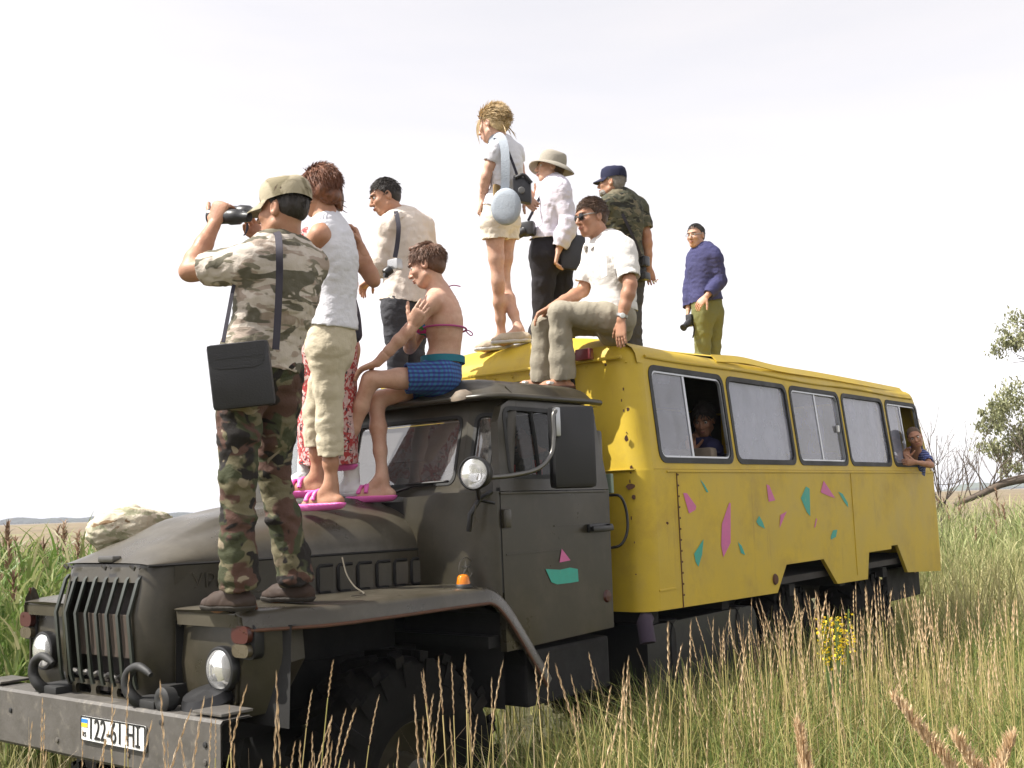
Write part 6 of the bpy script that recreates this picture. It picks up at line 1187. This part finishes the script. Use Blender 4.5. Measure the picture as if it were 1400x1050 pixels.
# -- reeds: stems with long broad leaves and a drooping plume
def reeds(P, h, name, label, mt, nl=7, lw=(.009, .018), ll=(.35, .6), plume=.25):
    n = len(P); parts = []; az0 = rng.uniform(0, 6.28, n); ln = rng.uniform(.0, .14, n)
    parts.append(blades(P, h, np.full(n, .012), ln, az0, 4))
    for k in range(nl):
        t = .25+.72*(k+rng.random(n))/nl; b = P+np.stack([0*h, 0*h, h*t], 1)+np.stack([np.cos(az0), np.sin(az0), 0*h], 1)*(h*ln*t**2)[:, None]
        L_ = rng.uniform(*ll, n)*(1.1-.4*t); parts.append(blades(b, L_*.8, rng.uniform(*lw, n)*1.4, rng.uniform(.25, 1.1, n), rng.uniform(0, 6.28, n), 4, 1.5))
    v, f = merge(parts); o = raw_mesh(name, v, f, mt, True); tag(o, label, 'reeds', kind='stuff')
    m = rng.random(n) < plume
    if m.any():
        B = P[m]+np.stack([0*h[m], 0*h[m], h[m]*.97], 1); ps = []
        for k in range(16): ps.append(blades(B+np.stack([0*h[m], 0*h[m], k*.011+0*h[m]], 1), rng.uniform(.06, .12, m.sum()), np.full(m.sum(), .016), rng.uniform(.4, 1.3, m.sum()), rng.normal(.8, .9, m.sum()), 2))
        v, f = merge(ps); tag(raw_mesh(name+'_plumes', v, f, MATS['brown_plumes'], True), 'brown feathery plumes on the reed tops '+('left of the hood' if 'left' in label else 'beyond the bus'), 'reed plumes', kind='stuff')
leafmat('brown_plumes', [(.12, .065, .035), (.2, .12, .07), (.3, .2, .12)], [.2, .5, .8])
def horizon_h(P, ytop):
    dd = (P-CAM)@CF; pxs = 700+FPX*((P-CAM)@CR)/dd; return 1.853-(ytop-712+.036*pxs)*dd/FPX
P = frustum(800, 6.6, 11.5, -170, 190, .9); P = P[~truck_zone(P, .5)]
reeds(P, np.clip(horizon_h(P, 765)+rng.uniform(-.35, .12, len(P)), .7, 2.2), 'reeds', 'broad leaved green reeds growing left of the hood', L_reed, 9, plume=.05)
P = frustum(420, 8, 14, -170, 260); P = P[~truck_zone(P, .6)]
reeds(P, np.clip(horizon_h(P, 748)+rng.uniform(-.3, .12, len(P)), .7, 2.2), 'reeds', 'taller seeding reeds left of the hood, behind the green ones', L_reed, 6, plume=.18)
P = frustum(15000, 13, 75, -200, 330, .6); hh = np.clip(horizon_h(P, 738-np.clip(((P-CAM)@CF-13)/62, 0, 1)*20), .8, 2)+rng.uniform(-.25, .06, len(P)); v, f = blades(P, hh, rng.uniform(.012, .03, len(P)), rng.uniform(.02, .35, len(P)), rng.uniform(0, 6.28, len(P)), 3)
tag(raw_mesh('dry_reed_bed', v, f, L_dry, True), 'wide bed of dry tan reeds reaching towards the horizon', 'reeds', kind='stuff')
# far canopy of the reed bed and the meadow beyond the bus
xs = np.linspace(-500, 2600, 150); 
def canopy():
    rows = []
    for d in np.concatenate([np.linspace(24, 80, 30), np.geomspace(85, 1900, 40)]):
        row = []
        for px in np.linspace(-900, 2300, 140):
            p = CAM+(px-700)/FPX*CR*d+CF*d; row.append((p[0], p[1], 1.0+.6*min(1, max(0, (d-24)/90))+.12*math.sin(p[0]*.9+p[1]*.3)*math.sin(p[1]*.7-.4*p[0])*(1 if d < 150 else .3)))
        rows.append(row)
    g = G().grid(rows); return g
cm = mat('dry_reed_canopy', (.17, .13, .075), .95, var=.45, vscale=.5, dirt=(.2, .2, .08), dscale=.06, bump=1., bscale=3)
tag(canopy().build('far_reed_bed', cm, None, 179), 'distant tan reed flats under the horizon', 'reeds', kind='stuff')
# -- right: pale sunlit grass and reeds beyond the bus
P = frustum(16000, 10.5, 26, 1180, 1560, .8); P = P[~truck_zone(P, .3)]; hh = np.clip(horizon_h(P, 722)+rng.uniform(-.9, .1, len(P)), .5, 1.9); v, f = blades(P, hh, rng.uniform(.006, .016, len(P)), rng.uniform(.05, .6, len(P)), rng.uniform(0, 6.28, len(P)), 4)
tag(raw_mesh('sunlit_grass', v, f, L_pale, True), 'pale sunlit grass beyond the rear of the bus', 'grass', kind='stuff')
P = frustum(1100, 13, 24, 1180, 1560); reeds(P, np.clip(horizon_h(P, 694)+rng.uniform(-.35, .2, len(P)), .9, 2.5), 'reeds', 'green reeds standing on the skyline behind the pale grass', leafmat('skyline_reed_leaves', [(.14, .2, .06), (.24, .28, .1), (.4, .4, .19), (.52, .46, .28)], [.15, .45, .7, .9]), 7, (.006, .012), plume=.1)
# grass behind and under the truck
P = np.stack([rng.uniform(-.5, 11, 9000), rng.uniform(1.3, 6, 9000), 0*rng.random(9000)], 1); meadow('grass_behind_truck', P, .5, 1.0, .006, .013, (.05, .6), L_pale, 'sunlit grass seen through the gap under the truck', 3)
P = np.stack([rng.uniform(-.3, 9, 2600), rng.uniform(-1.2, 1.4, 2600), 0*rng.random(2600)], 1); ok = np.ones(len(P), bool)
for x in (1.12, 5.33, 6.95): ok &= ~((abs(P[:, 0]-x) < .75) & (abs(abs(P[:, 1]-Y0)-.98) < .28))
meadow('grass_under_truck', P[ok], .25, .55, .006, .012, (.1, .7), L_grass, 'low shaded grass under the truck', 3)
# -- pink plume grasses close to the lens
def plume(px, py, d, lean, L_, label, h):
    top = AD(px, py, d); base = V(top[0]-lean[0]*.6, top[1]-lean[1]*.6, 0); t = thing('plume_grass', label, 'grass plume', base, 'feathery grass plumes near the camera'); ax = nrm(V(lean[0], lean[1], 1.)); st = crom([base, (base+top)/2-V(lean[0], lean[1], 0)*.1, top-ax*L_, top], 5)
    G().tube(st, list(np.linspace(.004, .0015, len(st))), 6).build('stem', L_straw, t); Bs = []
    for k in range(340):
        s = rng.random(); c = top-ax*L_*(1-s); a = rng.uniform(0, 6.28); r = .016*(1-s*.75)*math.sqrt(rng.random()); Bs.append((c+V(math.cos(a)*r, math.sin(a)*r, 0), rng.uniform(.015, .035), a))
    B = np.array([q[0] for q in Bs]); v, f = blades(B, np.array([q[1] for q in Bs]), np.full(len(B), .0028), rng.uniform(.05, .45, len(B)), np.array([q[2] for q in Bs]), 2); o = tag(raw_mesh('plume', v, f, L_head, True), kind='stuff'); o.data.transform(Matrix.Translation(-Vector(base))); o.parent = t
cr = lambda k: (CR[0]*k, CR[1]*k)
plume(1220, 955, 2.3, cr(-.75), .2, 'long pale feathery plume leaning left at lower right of the photo', .2); plume(1090, 992, 2.3, cr(-.15), .11, 'short pale feathery plume at the bottom edge below the yellow flowers', .2); plume(1304, 1010, 2.2, cr(-.6), .13, 'slanting pale feathery plume right of the long one', .2); plume(1386, 1012, 2.2, cr(.6), .12, 'pale feathery plume leaning right by the right lower corner', .2)
# -- yellow flowering plant
base = AD(1140, 900, 5.5); base = V(base[0], base[1], 0); t = thing('flowering_plant', 'yellow flowering plant among the grass in front of the rear wheels', 'plant', base); ML = mat('yellow_petals', (.8, .62, .03), .6, var=.15); MG = mat('plant_stem_green', (.1, .15, .04), .6)
for k in range(12):
    a = rng.uniform(0, 6.28); tp = AD(1141+rng.uniform(-20, 20), 838+rng.uniform(-5, 22), 5.5+rng.uniform(-.1, .1)); m_ = base+UPZ*.5+(tp-base)*V(.3, .3, 0); pts = crom([base, m_, tp], 6); G().tube(pts, .004, 5).build('stem', MG, t); g = G()
    for j in range(26):
        s = rng.random(); c = tp-UPZ*(.22*s); q = rng.uniform(0, 6.28); e = V(math.cos(q), math.sin(q), .3); s_ = np.cross(nrm(e), UPZ); c = c+e*.012
        for u_ in (-1, 1): g.add([c, c+e*.006+s_*u_*.008+UPZ*.006, c+e*.014+UPZ*.004*u_, c+e*.008-s_*u_*.003-UPZ*.004], [(0, 1, 2, 3)])
    tag(g.build('flower_spike', ML, t), kind='stuff')
    lv, lf = blades(np.array([m_+UPZ*rng.uniform(-.3, .2) for _ in range(6)]), rng.uniform(.1, .2, 6), np.full(6, .02), rng.uniform(.6, 1.3, 6), rng.uniform(0, 6.28, 6), 3); o = tag(raw_mesh('leaves', lv, lf, L_grass, True), kind='stuff'); o.data.transform(Matrix.Translation(-Vector(base))); o.parent = t
# -- trees
def branch(g, p, d, L_, r, depth, tips, rr, spread=.6, up=.15, kids=3):
    pts = [p]; q = p; dd_ = d
    for k in range(4): dd_ = nrm(dd_+rr.normal(size=3)*.16+UPZ*up*.3); q = q+dd_*L_/4; pts.append(q)
    g.tube(pts, list(np.linspace(r, r*.55, 5)), 6 if r > .03 else 4, caps=False)
    if depth == 0: tips.append((q, dd_)); return
    for k in range(kids):
        s = rr.uniform(.35, 1); b_ = pts[min(4, int(s*4))]; nd = nrm(dd_+spread*rr.normal(size=3)+UPZ*up); branch(g, b_, nd, L_*rr.uniform(.55, .8), r*.55, depth-1, tips, rr, spread, up, kids)
    tips.append((q, dd_))
M_bark = mat('grey_brown_bark', (.11, .085, .065), .9, var=.35, vscale=14, bump=.6, bscale=30); L_tree = leafmat('silvery_leaves', [(.17, .19, .085), (.26, .27, .14), (.37, .37, .21), (.46, .45, .29)], [.15, .45, .7, .9], trans=.3)
rr = np.random.default_rng(11); D_ = 24.; base = AD(1475, 700, D_); base[2] = 0; tr_ = thing('silvery_tree', 'silvery green tree with a low bare limb at the right edge', 'tree', base)
g = G(); tips = []; fork = base+UPZ*1.6; g.tube([base, base+UPZ*.8+V(.05, .02, 0), fork], [.2, .16, .14], 10)
for tgt, r in ((AD(1420, 560, D_), .08), (AD(1480, 520, D_+.5), .1), (AD(1450, 470, D_-.5), .08), (AD(1520, 600, D_), .08), (AD(1395, 600, D_-.4), .06), (AD(1430, 440, D_), .06)):
    g.tube(crom([fork, fork*.5+tgt*.5+V(0, 0, .3), tgt], 4), list(np.linspace(r, r*.4, 9)), 6, caps=False)
    for k in range(5): branch(g, tgt-(tgt-fork)*rr.uniform(0, .4), nrm(rr.normal(size=3)+UPZ*.3), .7, r*.3, 1, tips, rr)
g.build('trunk', M_bark, tr_, 60)
g = G(); limb = crom([base+UPZ*1.5, AD(1420, 656, D_-1), AD(1375, 660, D_-1), AD(1340, 676, D_-1), AD(1305, 690, D_-1)], 6); g.tube(limb, list(np.linspace(.12, .05, len(limb))), 8); tb = []
for k in range(16): branch(g, limb[rng.integers(4, len(limb)-1)], nrm(UPZ*.9+CR*rr.normal()*.5+CF*rr.normal()*.3), rr.uniform(.6, 1.1), .014, 2, tb, rr, .5, .25, 2)
g.build('bare_limb', M_bark, tr_, 60)
cl = [(1400, 560, 42), (1440, 600, 50), (1390, 610, 34), (1480, 590, 50), (1490, 450, 40), (1398, 480, 26), (1420, 455, 36), (1460, 640, 40), (1375, 580, 24), (1520, 610, 50), (1372, 560, 14), (1400, 640, 22)]; Vs = []; nb_ = 0; B = []
for cx, cy, r in cl:
    c = AD(cx-22, cy, D_+rr.uniform(-.6, .6)); R__ = r*D_/FPX; m = int(950*(r/35)**2)
    sub = [c+R__*.75*nrm(rr.normal(size=3))*rr.random()**.4 for _ in range(max(4, int(r/4)))]
    for k in range(m): s_ = sub[rr.integers(len(sub))]; B.append(s_+rr.normal(size=3)*R__*.17)
B = np.array(B); n = len(B); v, f = blades(B, rr.uniform(.05, .11, n), rr.uniform(.025, .05, n), rr.uniform(.2, 1.5, n), rr.uniform(0, 6.28, n), 2); o = raw_mesh('crown', v, f, L_tree, True); o.data.transform(Matrix.Translation(-Vector(base))); o.parent = tr_
base = AD(1285, 700, 22.); base[2] = 0; t = thing('bare_tree', 'leafless thin branched tree directly behind the rear of the bus', 'tree', base); g = G(); tips = []; top = base+UPZ*1.7; g.tube([base, top], [.07, .05], 8)
for k in range(9): branch(g, top+UPZ*rr.uniform(-.5, .2), nrm(UPZ*1.1+CR*rr.normal()*.45+CF*rr.normal()*.3), rr.uniform(.8, 1.3), .013, 2, tips, rr, .45, .2, 3)
g.build('trunk', M_bark, t, 60)
# -- far wood on the horizon
def wood(p0, p1, d, hmax, seed, name, label):
    r2 = np.random.default_rng(seed); g = G(); rows = []; n = int((p1-p0)/.6)
    for k in range(n):
        px = p0+(p1-p0)*k/(n-1); p = CAM+(px-700)/FPX*CR*d+CF*d; e = math.sin(math.pi*min(1, max(0, min(k, n-1-k)/(n*.12)))/2); h_ = hmax*(.62+.12*math.sin(px*.03+seed)+.08*math.sin(px*.11)+.22*r2.random())*max(.15, e); rows.append([(p[0]+CF[0]*o_, p[1]+CF[1]*o_, z) for o_, z in ((0, 0), (r2.uniform(-3, 3), h_*.5), (8+r2.uniform(-3, 3), h_*.85), (18, h_), (40, h_*.9))])
    o = g.grid(rows).build(name, mat_once('far_tree_mass', (.05, .07, .035), .95, var=.4, vscale=.05), None, None); return tag(o, label, 'wood', kind='stuff')
wood(-60, 640, 1100, 9, 2, 'far_wood', 'dark line of distant woodland on the left horizon')
wood(1280, 1700, 1200, 10, 5, 'far_wood', 'faint line of distant woodland on the right horizon')

# -- the summer air: one closed box of thin haze round everything
hx = bpy.data.materials.new('summer_haze'); hx.use_nodes = True; ht = hx.node_tree; ht.nodes.clear(); ho = N(ht, 'ShaderNodeOutputMaterial'); hv = N(ht, 'ShaderNodeVolumePrincipled'); hv.inputs['Color'].default_value = (.86, .9, 1, 1); hv.inputs['Density'].default_value = .0004; ht.links.new(hv.outputs[0], ho.inputs['Volume'])
tag(G().box((1000, 1300, 9.5), (5200, 4600, 21)).build('haze', hx), kind='stuff')
